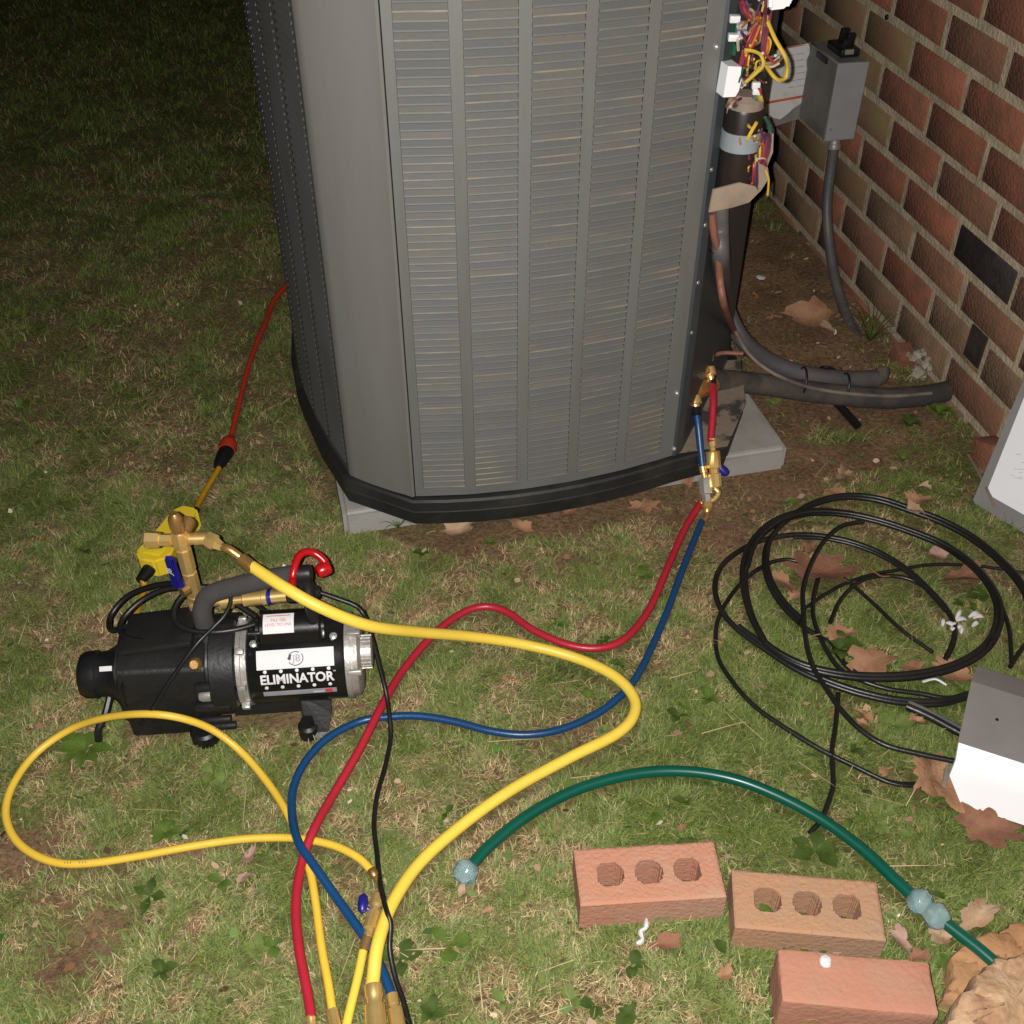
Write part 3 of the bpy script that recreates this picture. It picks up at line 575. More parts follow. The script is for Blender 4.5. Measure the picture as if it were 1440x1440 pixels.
# ------------------------------------------------------------------ electrical disconnect box on the wall
def disconnect():
    br = onwall(1200, 195); tr = onwall(1222, 86)
    z0, z1 = br.z, tr.z; s1 = (br.dot(WDR)+tr.dot(WDR))/2; dp = .072
    far = onplane(1140, 62, wallp(0, 0, dp), WN).dot(WDR)
    s0 = max(far, s1-.17)
    t = thing('electrical_box', 'grey electrical disconnect box on the brick wall with its labelled cover open', 'electrical box', wallp(s1, z0))
    R = Matrix((WDR, WN, UP)).transposed()
    bm = B(); box(bm, wallp((s0+s1)/2, (z0+z1)/2, dp/2+.001), (s1-s0, dp-.002, z1-z0), R, .003, 1); body = obj('enclosure', bm, M['boxd'], t, True)
    bm = B(); box(bm, wallp(s1+.0015, (z0+z1)/2, dp/2), (.003, dp, z1-z0), R, .001, 1); ep = obj('end_plate', bm, M['box'], t, True)
    bm = B(); q = onplane(1168, 182, wallp(s1+.003, 0), WDR); lathe(bm, q, q+WDR*.003, [(0, .004), (1, .003)], 10); obj('screw', bm, M['alu'], ep, True)
    bm = B(); box(bm, wallp((s0+s1)/2-.004, z1-.012, dp+.0015), (.055, .004, .012), R); obj('slot', bm, M['black'], body, True)
    # cover swung open at the far end, square to the wall
    n = WDR; a0 = wallp(s0, 0)
    cor = [onplane(*q, a0, n) for q in ((1140, 60), (1131, 165), (1050, 190), (1060, 75))]
    bm = B(); prism(bm, cor, -n*.004); cv = obj('open_cover', bm, M['boxd'], t, True, smooth=False)
    r = random.Random(2); pts = [(1066, 74), (1100, 69), (1136, 61)]+[(1137+r.uniform(-3, 2)-.1*k, 66+k*9) for k in range(8)]+[(1130, 137), (1126, 146), (1116, 152), (1108, 160), (1097, 168), (1088, 166), (1080, 160), (1060, 162)]
    bm = B(); prism(bm, [onplane(*q, a0+n*.002, n) for q in pts], -n*.001); obj('label_sheet', bm, M['paper'], cv, True, smooth=False)
    bm = B()
    for y0, y1, th in ((73.5, 62.5, 1.3), (144, 133, 3.6)):
        v = [onplane(*q, a0+n*.0045, n) for q in ((1072, y0), (1133, y1), (1132, y1+th), (1072, y0+th))]; bm.faces.new([bm.verts.new(p) for p in v])
    obj('print', bm, M['orangeprint'], cv, True, smooth=False)
    bm = B()
    for k in range(6):
        for x0, x1 in ((1108, 1118), (1120, 1131)):
            y = 78+k*9-.18*(x0-1108)
            v = [onplane(*q, a0+n*.0045, n) for q in ((x0, y), (x1, y-1.6), (x1, y-.6), (x0, y+1.0))]; bm.faces.new([bm.verts.new(p) for p in v])
    obj('print', bm, M['greyprint'], cv, True, smooth=False)
    # pulled handle lying on top
    hd = thing('disconnect_handle', 'black pull-out disconnect handle resting on top of the grey electrical box', 'handle', wallp((s0+s1)/2, z1, .035))
    c = wallp(s1-.06, z1+.001, .035)
    bm = B(); box(bm, c+UP*.010, (.075, .045, .018), R, .004); base = obj('grip', bm, M['black'], hd, True)
    for ds, dw, hh in ((-.03, .012, .03), (.024, -.008, .022), (-.006, .016, .026)):
        bm = B(); box(bm, c+WDR*ds+WN*dw+UP*(.018+hh/2-.004), (.012, .02, hh), R @ Matrix.Rotation(.2, 3, 'Y'), .003); obj('blade', bm, M['black'], hd, True)
    bm = B(); box(bm, c+WDR*.036+WN*-.004+UP*.014, (.006, .02, .01), R); obj('contact', bm, M['alu'], hd, True)
disconnect()
# ------------------------------------------------------------------ vacuum pump
def textbm(s, size, off=0.0):
    cu = bpy.data.curves.new('t', 'FONT'); cu.body = s; cu.size = size; cu.align_x = 'CENTER'; cu.align_y = 'CENTER'; cu.offset = off; cu.resolution_u = 4
    o = bpy.data.objects.new('t', cu); C.objects.link(o); bpy.context.view_layer.update()
    me = bpy.data.meshes.new_from_object(o.evaluated_get(bpy.context.evaluated_depsgraph_get()))
    bm = B(); bm.from_mesh(me); bpy.data.objects.remove(o); bpy.data.curves.remove(cu); bpy.data.meshes.remove(me); return bm
def pump():
    t = thing('vacuum_pump', 'black vacuum pump with a grey foam handle standing on the grass', 'vacuum pump', (-.402, 1.08, 0), .089)
    ZC, RM = .100, .0615
    X = Vector((1, 0, 0)); c0 = Vector((0, 0, ZC))
    def cyl(name, x0, x1, prof, m, par=None, n=40, c=(0, ZC)):
        bm = B(); lathe(bm, (x0, c[0], c[1]), (x1, c[0], c[1]), prof, n); return obj(name, bm, M[m], par or t)
    motor = cyl('motor_body', .012, .148, [(0, RM-.002), (.02, RM), (.98, RM), (1, RM-.002)], 'blackm', n=56)
    ring = cyl('clamp_ring', -.004, .011, [(0, RM+.001), (.05, RM+.004), (.45, RM+.004), (.5, RM+.0015), (1, RM+.0015)], 'alu', n=56)
    for a in (-20, 15, 60, 110):
        a = math.radians(a); p = Vector((.004, -(RM+.006)*math.cos(a), ZC+(RM+.006)*math.sin(a))); bm = B(); box(bm, p, (.012, .010, .010), Matrix.Rotation(-a, 3, 'X'), .002); obj('lug', bm, M['alu'], ring)
    end = cyl('end_bell', .148, .170, [(0, RM+.001), (.04, RM+.002), (.35, RM+.002), (.36, RM-.001), (.8, RM-.003), (1, RM-.012)], 'alu', n=56)
    for a in (25, 75):
        a = math.radians(a); p = Vector((.162, -(RM+.002)*math.cos(a), ZC+(RM+.002)*math.sin(a))); bm = B(); box(bm, p, (.02, .012, .008), Matrix.Rotation(-a, 3, 'X'), .002); obj('lug', bm, M['alu'], end)
    bm = B(); kn = 20
    lathe(bm, (.170, -.012, ZC+.018), (.190, -.012, ZC+.018), [(0, .021), (.1, .023), (.9, .023), (1, .019)], 24)
    for k in range(kn):
        a = 2*math.pi*k/kn; box(bm, (.180, -.012+.023*math.cos(a), ZC+.018+.023*math.sin(a)), (.017, .003, .003), Matrix.Rotation(a, 3, 'X'))
    kb = obj('end_knob', bm, M['alu'], t); kb.location.x = .010
    # pump head: round flange, block body, sloping top
    cyl('flange', -.026, .010, [(0, .070), (.05, .073), (.95, .073), (1, .070)], 'blackc', n=44)
    bm = B(); prof = [(-.050, .028), (-.064, .052), (-.062, .105), (-.046, .145), (-.004, .168), (.050, .160), (.064, .12), (.064, .03), (.05, .010)]
    prism(bm, [(-.182, y*.96, z*.97) for y, z in prof], (.132, 0, 0))
    for v in bm.verts:
        if v.co.x < -.15: v.co.z = min(v.co.z, .152); v.co.y *= .93
    bmesh.ops.bevel(bm, geom=list(bm.edges), offset=.006, segments=3, affect='EDGES')
    body = obj('pump_housing', bm, M['blackc'], t); body.location.x = .022
    bm = B(); box(bm, (-.118, .01, .165), (.10, .075, .012), Matrix.Rotation(-.09, 3, 'Y'), .004); obj('top_plate', bm, M['blackc'], body)
    for (x, y, z, r, L) in ((-.075, -.064, .052, .006, .045), (-.075, -.066, .085, .008, .05), (-.07, -.060, .118, .008, .04), (-.072, -.058, .03, .006, .045)):
        bm = B(); lathe(bm, (x, y, z), (x+L, y, z), [(0, r*.6), (.1, r), (1, r)], 14); obj('boss', bm, M['blackc'], body)
    bm = B(); lathe(bm, (-.08, -.068, .055), (-.088, -.068, .055), [(0, .005), (.7, .005), (1, .003)], 8); obj('drain_nut', bm, M['chrome'], body)
    bm = B(); lathe(bm, (-.066, -.040, .146), (-.066, -.048, .153), [(0, .0095), (.4, .0095), (1, .006)], 18); sg = obj('sight_glass', bm, M['brassold'], body)
    bm = B(); lathe(bm, (-.064, -.066, .108), (-.048, -.066, .108), [(0, .007), (.3, .009), (1, .009)], 12); obj('drain_plug', bm, M['alu'], body)
    # snout on the left end with its strap
    bm = B(); lathe(bm, (-.150, 0, .094), (-.222, -.003, .098), [(0, .058), (.10, .054), (.28, .040), (.42, .034), (.6, .0325), (.64, .035), (.86, .034), (.95, .030), (1, .020)], 28); sn = obj('exhaust_snout', bm, M['black'], t)
    for k in range(18):
        pass
    bm = B(); box(bm, (-.172, -.027, .134), (.017, .002, .007), Matrix.Rotation(-.8, 3, 'X')); obj('tag', bm, M['white'], sn)
    bm = B(); tube(bm, [(-.180, -.026, .075), (-.186, -.045, .060), (-.197, -.060, .044), (-.200, -.066, .026)], .0055, 8, 8); obj('cap_strap', bm, M['black'], sn)
    # feet
    bm = B(); box(bm, (-.098, -.020, .024), (.12, .06, .034), None, .006); obj('front_foot', bm, M['blackc'], t)
    bm = B(); lathe(bm, (-.052, -.056, .0), (-.052, -.056, .026), [(0, .019), (.2, .021), (.85, .021), (1, .017)], 20); obj('rubber_foot', bm, M['black'], t)
    bm = B(); prism(bm, [(-.01, -.055, .03), (.085, -.055, .03), (.10, -.060, .012), (.128, -.060, .012), (.132, -.055, .06), (.0, -.05, .06)], (0, .09, 0)); br = obj('motor_bracket', bm, M['blackc'], t, smooth=False); br.location = (.002, .014, 0)
    bm = B(); poly = [(.092, z[0], z[1]) for z in ((-.058, .055), (-.072, .035), (-.082, .018))]
    prism(bm, [(.088, -.050, .060), (.088, -.066, .034), (.095, -.082, .012), (.110, -.089, .006), (.125, -.082, .012), (.131, -.066, .034), (.131, -.050, .060)], (0, .008, -.006)); obj('foot_plate', bm, M['blackc'], br, smooth=False)
    bm = B(); lathe(bm, (.098, -.060, .0), (.098, -.060, .034), [(0, .015), (.6, .015), (.7, .010), (1, .009)], 18); obj('rubber_foot', bm, M['black'], t)
    for y in (.06,):
        for x in (-.09, .11): bm = B(); lathe(bm, (x, y, 0), (x, y, .04), [(0, .018), (1, .016)], 16); obj('rubber_foot', bm, M['black'], t)
    # capacitor housing on top of the motor
    bm = B(); sec = []
    for k in range(13):
        a = math.pi*k/12; sec.append((math.cos(a)*.027, math.sin(a)*.026+.012))
    sec = [(.03, -.02)]+sec+[(-.03, -.02)]
    ang = math.radians(93); R_ = Matrix.Rotation(-(ang-math.pi/2), 3, 'X')
    P0 = Vector((.026, -RM*math.cos(ang), ZC+RM*math.sin(ang)-.012))
    prism(bm, [P0+R_ @ Vector((0, -y, z)) for y, z in sec], (.096, 0, 0))
    bmesh.ops.bevel(bm, geom=[e for e in bm.edges if abs(e.verts[0].co.x-e.verts[1].co.x) < 1e-6], offset=.007, segments=3, affect='EDGES')
    cap = obj('capacitor_cover', bm, M['blackm'], t)
    for x, a in ((.016, 70), (.128, 74)):
        a = math.radians(a); p = Vector((x+.006, -RM*math.cos(a), ZC+RM*math.sin(a))); q = p+Vector((0, -math.cos(a), math.sin(a)))*.004; bm = B(); lathe(bm, p, q, [(0, .0055), (.6, .0055), (1, .003)], 10); obj('screw', bm, M['chrome'], motor)
    bm = B()
    for k in range(8):
        pass
    for q in (motor, ring, end, cap): q.location.x = .014
    # white sticker on the capacitor cover
    def cs(u, a, o=.0006):   # on the round top of the capacitor cover
        return P0+R_ @ Vector((u, -math.cos(a)*(.027+o), math.sin(a)*(.026+o)+.012))
    bm = B(); v = [[bm.verts.new(cs(u, a)) for u in (.012, .055)] for a in np.linspace(math.radians(28), math.radians(92), 9)]
    for a, b in zip(v, v[1:]): bm.faces.new((a[0], a[1], b[1], b[0]))
    lab = obj('label', bm, M['white'], cap)
    def capwrap(bm, u0, a0):
        for q in bm.verts: q.co = cs(u0+q.co.x, a0+q.co.y/.0275, .0011)
    bt = textbm('FILL OIL', .0062); capwrap(bt, .034, math.radians(68)); obj('print', bt, M['redprint'], lab, smooth=False)
    bt = textbm('LEVEL TO LINE', .0056); capwrap(bt, .0335, math.radians(54)); obj('print', bt, M['redprint'], lab, smooth=False)
    bm = B(); v = [bm.verts.new(cs(u, math.radians(a), .0011)) for u, a in ((.017, 82), (.05, 82), (.05, 84.5), (.017, 84.5))]; bm.faces.new(v); obj('print', bm, M['redprint'], lab, smooth=False)
    # motor label
    def mw(u, vv, o=.0008):
        a = vv/RM; return Vector((u, -(RM+o)*math.cos(a), ZC+(RM+o)*math.sin(a)))
    def mpatch(u0, u1, v0, v1, o, m, name, par, sk=0.0, rnd=0):
        bm = B(); g = [[bm.verts.new(mw(u0+(u1-u0)*i/2, v0+(v1-v0)*j/8, o)) for i in range(3)] for j in range(9)]
        for j in range(8):
            for i in range(2): bm.faces.new((g[j][i], g[j][i+1], g[j+1][i+1], g[j+1][i]))
        return obj(name, bm, M[m], par)
    d = math.radians
    pl_ = mpatch(.026, .134, RM*d(35), RM*d(60), .0006, 'white', 'label', motor)
    def wrap(bm, u0, v0, o=.0012, k=6):
        lo = min(q.co.y for q in bm.verts); hi = max(q.co.y for q in bm.verts)
        for i in range(1, k):
            y = lo+(hi-lo)*i/k; bmesh.ops.bisect_plane(bm, geom=bm.verts[:]+bm.edges[:]+bm.faces[:], plane_co=(0, y, 0), plane_no=(0, 1, 0))
        for q in bm.verts: q.co = mw(u0+q.co.x, v0+q.co.y, o)
        return bm
    # round JB mark: a broken dark ring with the letters inside
    bm = B()
    for a0, a1 in ((-150, 40), (60, 150)):
        st = [math.radians(a) for a in np.linspace(a0, a1, 20)]; vo = [bm.verts.new((math.cos(a)*.0112, math.sin(a)*.0100, 0)) for a in st]; vi = [bm.verts.new((math.cos(a)*.0100, math.sin(a)*.0088, 0)) for a in st]
        for k in range(19): bm.faces.new((vo[k], vo[k+1], vi[k+1], vi[k]))
    g = [bm.verts.new((x, y, 0)) for x, y in ((-.0115, .0), (-.0085, .0055), (-.0055, .006), (-.0065, -.001), (-.0085, -.0025))]; bm.faces.new(g)
    obj('print', wrap(bm, .0805, RM*d(47.5)), M['darkprint'], pl_, smooth=False)
    bt = textbm('JB', .0135, .0002); obj('print', wrap(bt, .082, RM*d(47.5)), M['greyprint'], pl_, smooth=False)
    bt = textbm('ELIMINATOR', .0193, .0006)
    us = [q.co.x for q in bt.verts]; sx = .1030/(max(us)-min(us)); ys = [q.co.y for q in bt.verts]; cx = (max(us)+min(us))/2
    sy = .0150/(max(ys)-min(ys))
    for q in bt.verts: q.co.x = (q.co.x-cx)*sx; q.co.y *= sy
    obj('lettering', wrap(bt, .0815, RM*d(20.5), k=8), M['white'], motor, smooth=False)
    for k in range(5):
        for vv in (32, 8.5):
            p = mw(.037+k*.0222, RM*d(vv), 0); q = mw(.037+k*.0222, RM*d(vv), .0012); bm = B(); lathe(bm, p, q, [(0, .0027), (.7, .0026), (1, .0016)], 12); obj('dot', bm, M['cream'], motor)
    st = mpatch(.031, .134, RM*d(-7), RM*d(2), .0006, 'greyprint', 'stripe', motor); mpatch(.118, .128, RM*d(-6), RM*d(1), .0010, 'redprint', 'print', st); mpatch(.101, .117, RM*d(-4.5), RM*d(-2.5), .0010, 'white', 'print', st)
    bt = textbm('TM', .003); obj('print', wrap(bt, .1335, RM*d(28), k=2), M['cream'], motor, smooth=False)
    # foam handle
    bm = B(); tube(bm, [(-.026, .0, .150), (-.031, .004, .18), (-.030, .010, .204), (-.018, .014, .224), (.01, .014, .236), (.06, .014, .248), (.105, .014, .255)], .0135, 18, 8); hd = obj('foam_handle', bm, M['foam'], t)
    bm = B(); lathe(bm, (.10, .014, .255), (.128, .014, .255), [(0, .012), (.05, .0125), (.9, .0125), (1, .009)], 18); obj('handle_end', bm, M['black'], hd)
    bm = B(); tube(bm, [(.11, .014, .25), (.118, .012, .235), (.12, .005, .22), (.122, -.002, .20), (.122, -.004, .172)], .010, 12, 6); obj('handle_post', bm, M['black'], hd)
    bm = B(); tube(bm, [(.101, -.004, .236), (.103, .004, .262), (.112, .028, .276), (.128, .038, .272), (.143, .032, .262), (.148, .022, .252)], lambda s: .0052+.0006*s, 12, 8); hk = obj('red_hook', bm, M['redpl'], t)
    bm = B(); lathe(bm, (.134, .016, .254), (.152, .026, .254), [(0, .007), (.15, .0095), (.6, .0105), (.9, .0095), (1, .006)], 18); obj('hook_bulb', bm, M['redpl'], hk)
    bm = B(); tube(bm, [(.103, -.003, .264), (.101, -.004, .245), (.104, -.003, .228)], .0045, 10, 6); obj('hook_root', bm, M['redpl'], hk)
    # brass inlet valve standing beside the handle, with its cross arms
    vx, vy = -.046, .046
    def br(name, p, q, prof, n=16, m='brass', par=None, rot=0.0): bm = B(); lathe(bm, p, q, prof, n, rot); return obj(name, bm, M[m], par or t, ang=32)
    iv = br('inlet_valve', (vx, vy, .160), (vx, vy, .318), [(0, .010), (.06, .010), (.065, .0135), (.14, .0135), (.145, .0095), (.2, .0095), (.205, .0120), (.24, .0120), (.245, .0108), (.52, .0108), (.525, .0095), (.56, .0095), (.565, .0112), (.80, .0112), (.805, .0095), (.84, .0095), (.845, .0132), (.96, .0132), (1, .010)], 8)
    br('top_nut', (vx, vy, .318), (vx, vy, .350), [(0, .009), (.15, .009), (.2, .0105), (.6, .0105), (.8, .009), (1, .005)], 12, 'brassold', iv)
    zc = .303
    br('left_port', (vx-.012, vy, zc), (vx-.048, vy+.003, zc+.001), [(0, .009), (.42, .009), (.45, .0115), (.95, .0125), (1, .011)], 6, 'brass', iv, .5)
    br('right_port', (vx+.012, vy, zc), (vx+.036, vy-.001, zc), [(0, .0085), (.3, .0085), (.32, .0095), (1, .0095)], 16, 'brass', iv)
    br('back_port', (vx, vy+.010, zc+.002), (vx+.006, vy+.034, zc+.002), [(0, .009), (.3, .011), (1, .011)], 12, 'brassold', iv)
    bm = B(); prism(bm, [(vx-.016, vy-.010, .215), (vx-.007, vy-.016, .215), (vx-.007, vy-.016, .226), (vx-.013, vy-.020, .232), (vx-.013, vy-.020, .285), (vx-.022, vy-.016, .287), (vx-.026, vy-.012, .280), (vx-.026, vy-.012, .226)], (.004, .005, 0))
    bmesh.ops.bevel(bm, geom=list(bm.edges), offset=.002, segments=2, affect='EDGES'); lv = obj('blue_lever', bm, M['bluepl'], iv)
    bt = textbm('JB', .013, .0002); bt.transform(Matrix.Translation((vx-.0205, vy-.0180, .262)) @ Matrix.Rotation(math.radians(-35), 4, 'Z') @ Matrix.Rotation(math.radians(90), 4, 'X') @ Matrix.Rotation(math.radians(90), 4, 'Z')); obj('print', bt, M['cream'], lv, smooth=False)
    br('lever_hub', (vx-.004, vy-.010, .22), (vx-.012, vy-.018, .22), [(0, .009), (1, .008)], 10, 'brassold', iv)
    br('lower_fitting', (vx+.004, vy-.004, .145), (vx+.002, vy-.002, .168), [(0, .013), (1, .013)], 12, 'brassold', iv)
    # lower brass branch toward the motor end
    y2, z2 = .028, .197
    p0 = Vector((-.022, y2+.004, z2-.004)); p1 = Vector((.106, y2, z2+.006))
    br('side_branch', p0, p1, [(0, .006), (.10, .006), (.11, .0115), (.24, .0115), (.25, .006), (.34, .006), (.36, .0105), (.56, .0105), (.57, .012), (.62, .012), (.63, .0098), (.86, .0098), (1, .0098)], 14)
    br('branch_cap', p0.lerp(p1, .84), p0.lerp(p1, 1.2), [(0, .0105), (.05, .0125), (.85, .0125), (1, .008)], 18, 'black')
    br('branch_mark', p0.lerp(p1, .60), p0.lerp(p1, .67), [(0, .0107), (1, .0107)], 14, 'bluepl')
    # coils of the power cord looped over the housing
    def cord(pts, r=.0043): bm = B(); tube(bm, [Vector(p) for p in pts], r, 10, 10); return obj('power_cord', bm, M['black'], t)
    cord([(.03, .055, .135), (-.01, .060, .175), (-.05, .068, .192), (-.10, .088, .182), (-.155, .098, .155), (-.183, .080, .135), (-.180, .050, .135), (-.160, .028, .155), (-.145, .022, .166)])
    cord([(-.050, .058, .198), (-.09, .065, .193), (-.125, .060, .180), (-.150, .040, .168), (-.153, .018, .165), (-.140, .000, .165), (-.10, -.012, .165), (-.06, -.02, .164)])
    cord([(-.010, .050, .192), (-.035, .060, .198), (-.062, .050, .195), (-.075, .028, .187), (-.070, .008, .181), (-.048, -.006, .178), (-.015, -.012, .178), (.02, -.006, .176), (.055, .012, .172), (.06, .035, .16), (.04, .05, .15)])
    cord([(.005, .036, .215), (.008, .020, .205), (.0, .002, .196), (-.015, -.012, .188), (-.040, -.035, .176), (-.080, -.062, .135), (-.110, -.076, .095), (-.13, -.078, .07)], .0032)
    cord([(.02, .05, .18), (.045, .03, .178), (.06, .008, .174), (.05, -.012, .172), (.03, -.014, .172)], .0035)
    POLY.append([Vector((-.402, 1.08, 0))+Matrix.Rotation(.089, 3, 'Z') @ Vector(p) for p in ((-.18, -.05, 0), (.13, -.05, 0), (.13, .05, 0), (-.18, .05, 0))])
    return t
pump()
def tl(x, y, z): return ORG['vacuum_pump'] @ Vector((x, y, z))

# ------------------------------------------------------------------ hoses
def brassfit(par, p, q, prof, n=14, m='brass', name='coupling', rot=0.0):
    bm = B(); lathe(bm, p, q, prof, n, rot); return obj(name, bm, M[m], par, True, ang=32)
NUT = [(0, .6), (.12, 1), (.38, 1), (.42, .78), (.5, .78), (.55, 1), (.92, 1), (1, .7)]
def nut(r): return [(a, b*r) for a, b in NUT]
def hose(t, pts, r, m, name='hose', n=14, sub=10):
    P = [Vector(p) for p in pts]; bm = B(); tube(bm, P, r, n, sub)
    for q in catmull(P, 10):
        if q.z < r+.03: MASK.append((q.x, q.y, r+.0015))
    return obj(name, bm, M[m], t, True)
g = .012
# thick yellow hose
r = .0083
t = thing('charging_hose', 'thick bright yellow hose arching from the pump valve to the bottom edge', 'hose', at(620, 1180))
s0 = tl(-.046+.036, .045, .303)
ys = [(352, 795, .275), (400, 826, .268), (455, 856, .245), (520, 880, .20), (590, 889, .14), (660, 895, .085), (730, 905, .05), (800, 922, .036), (855, 945, .033), (886, 972, .033), (893, 1000, .032), (870, 1030, .03), (800, 1066, .026), (720, 1110, .024), (650, 1160, .023), (590, 1214, .025), (552, 1270, .034), (532, 1325, .040), (525, 1375, .03), (524, 1392, .028)]
hose(t, pl(ys), r, 'yellow', n=18)
e0 = at(345, 789, .278)
brassfit(t, s0-Vector((.002, 0, 0)), s0.lerp(e0, .42), [(0, .011), (.35, .0125), (.55, .0125), (.58, .0095), (.7, .0085), (1, .0062)], 6, 'brass', 'swivel_nut')
bm = B(); tube(bm, [s0.lerp(e0, .36), s0.lerp(e0, .62)+Vector((0, 0, .004)), e0], .0062, 10, 6); obj('hose_barb', bm, M['brassold'], t, True)
brassfit(t, s0.lerp(e0, .86), at(357, 800, .272), [(0, .008), (.1, .0095), (1, .0095)], 16, 'brassold', 'crimp')
brassfit(t, at(525, 1386, .03), at(529, 1450, .03), [(0, .0095), (.02, .011), (.25, .0105), (.3, .009), (.42, .009), (.45, .012), (.75, .0125), (1, .0125)], 16, 'brass', 'crimp')
def hoseprint(par, pts, r, k0, k1, n=7):
    P = catmull(pl(pts), 24); bm = B(); a = int(k0*24); b_ = int(k1*24); rr_ = random.Random(int(k0*100))
    for k in range(a, b_, 2):
        p, q = P[k], P[k+1]; tt = (q-p).normalized(); sd = tt.cross(UP).normalized(); up_ = sd.cross(tt)
        if rr_.random() < .25: continue
        w0 = rr_.uniform(.15, .3); ln = rr_.uniform(.4, .9)
        def at_(c_, ang): return c_+(up_*math.cos(ang)+sd*math.sin(ang))*(r+.0002)
        v = [at_(p, .25-w0), at_(p.lerp(q, ln), .25-w0), at_(p.lerp(q, ln), .25+w0), at_(p, .25+w0)]; bm.faces.new([bm.verts.new(z) for z in v])
    obj('worn_print', bm, M['tray'], par, True, smooth=False)
# red hose
r = .0062
t = thing('charging_hose', 'red hose winding from the unit valves to the bottom edge', 'hose', at(560, 940))
red = [(985, 707, .032), (962, 745, .026), (938, 800, .022), (912, 858, .020), (880, 897, .020), (845, 911, .020), (800, 907, .020), (750, 886, .020), (715, 862, .020), (684, 853, .020), (650, 862, .020), (610, 892, .020), (565, 945, .022), (533, 1000, .030), (505, 1055, .026), (470, 1115, .022), (442, 1165, .030), (424, 1215, .022), (416, 1270, .019), (420, 1330, .017), (433, 1400, .015), (438, 1432, .015)]
hose(t, pl(red), r, 'red')
brassfit(t, at(437, 1429, .015), at(440, 1452, .015), [(0, .005), (.05, .0062), (.25, .006), (.3, .0055), (1, .0062)], 14, 'brass', 'end_ferrule')
el = [(1004, 686, .052), (1010, 693, .046), (1003, 703, .038), (984, 708, .033)]
bm = B(); tube(bm, pl(el), .0052, 10, 8); obj('elbow', bm, M['brass'], t, True)
hose(t, pl([(1002, 538, .185), (1003, 560, .175), (1002, 585, .155), (1000, 615, .13), (1001, 622, .125)]), .0066, 'red', 'short_hose')
brassfit(t, at(995, 516, .205), at(1001, 536, .187), [(0, .009), (.1, .0125), (.62, .0125), (.68, .007), (1, .006)], 14, 'brass', 'swivel_nut')
brassfit(t, at(1001, 530, .19), at(1002, 542, .183), [(0, .0075), (1, .0075)], 12, 'black', 'crimp')
vb = brassfit(t, at(1001, 616, .13), at(1006, 687, .055), [(0, .0072), (.16, .0076), (.18, .0055), (.24, .0055), (.26, .0125), (.28, .0135), (.58, .0135), (.6, .009), (.68, .009), (.7, .0125), (.95, .0125), (1, .007)], 10, 'brass', 'ball_valve')
bm = B(); q0 = at(1010, 655, .088); q1 = at(1023, 668, .075); lathe(bm, q0, q1, [(0, .004), (.1, .0075), (.6, .0085), (.9, .007), (1, .003)], 14); obj('blue_lever', bm, M['bluepl'], vb, True)
# blue hose
r = .0058
t = thing('charging_hose', 'dark blue hose looping between the unit valves and the bottom edge', 'hose', at(600, 1010))
blu = [(987, 733, .024), (975, 762, .022), (960, 800, .020), (938, 860, .018), (912, 920, .017), (893, 955, .015), (873, 978, .014), (840, 1003, .015), (790, 1025, .017), (740, 1033, .018), (690, 1028, .018), (640, 1015, .018), (590, 1007, .017), (545, 1008, .014), (505, 1015, .012), (462, 1037, .016), (430, 1070, .017), (412, 1110, .020), (411, 1150, .026), (420, 1185, .034), (440, 1215, .032), (470, 1258, .024), (500, 1300, .020), (522, 1332, .018), (540, 1370, .016), (551, 1400, .015)]
hose(t, pl(blu), r, 'blue')
brassfit(t, at(551, 1398, .015), at(561, 1450, .015), [(0, .006), (.02, .0075), (.3, .007), (.32, .006), (.4, .006), (.43, .0095), (1, .0098)], 14, 'brass', 'crimp')
hose(t, pl([(979, 578, .165), (982, 600, .145), (985, 630, .115), (988, 656, .09)]), .0066, 'blue', 'short_hose')
brassfit(t, at(975, 556, .185), at(979, 576, .168), [(0, .009), (.1, .0125), (.66, .0125), (.7, .008), (1, .006)], 14, 'brass', 'swivel_nut')
brassfit(t, at(978, 573, .17), at(980, 584, .163), [(0, .0078), (1, .0076)], 12, 'black', 'crimp')
brassfit(t, at(987, 652, .093), at(992, 676, .068), [(0, .0068), (.5, .0072), (.55, .005), (1, .005)], 12, 'brass', 'crimp')
vb = brassfit(t, at(991, 672, .072), at(995, 712, .036), [(0, .0105), (.1, .0115), (.55, .0115), (.6, .008), (1, .008)], 6, 'chrome', 'ball_valve')
brassfit(t, at(995, 706, .04), at(994, 722, .028), [(0, .0095), (.5, .0105), (.7, .006), (1, .005)], 14, 'brass', 'swivel_nut')
bm = B(); tube(bm, pl([(994, 719, .03), (994, 727, .026), (988, 733, .024)]), .005, 10, 6); obj('elbow', bm, M['brassold'], t, True)
# looped yellow hose
r = .0055
t = thing('charging_hose', 'thin yellow hose lying in a wide loop at the left', 'hose', at(150, 1020))
loop = [(468, 1425, .015), (462, 1385, .015), (452, 1330, .015), (444, 1270, .014), (436, 1225, .014), (422, 1185, .014), (402, 1140, .014), (376, 1100, .014), (340, 1058, .022), (300, 1027, .050), (255, 1010, .082), (205, 1004, .092), (150, 1009, .066), (100, 1025, .032), (52, 1058, .016), (20, 1100, .015), (8, 1140, .015), (18, 1175, .015), (45, 1200, .015), (85, 1214, .015), (135, 1213, .015), (200, 1203, .016), (270, 1190, .016), (340, 1180, .016), (400, 1178, .016), (440, 1182, .021), (475, 1191, .024), (505, 1207, .026), (524, 1226, .026)]
hose(t, pl(loop), r, 'yellow2')
for a_, b_ in ((8.3, 9.1), (12.8, 13.5), (19.2, 19.8)): hoseprint(t, loop, r, a_, b_)
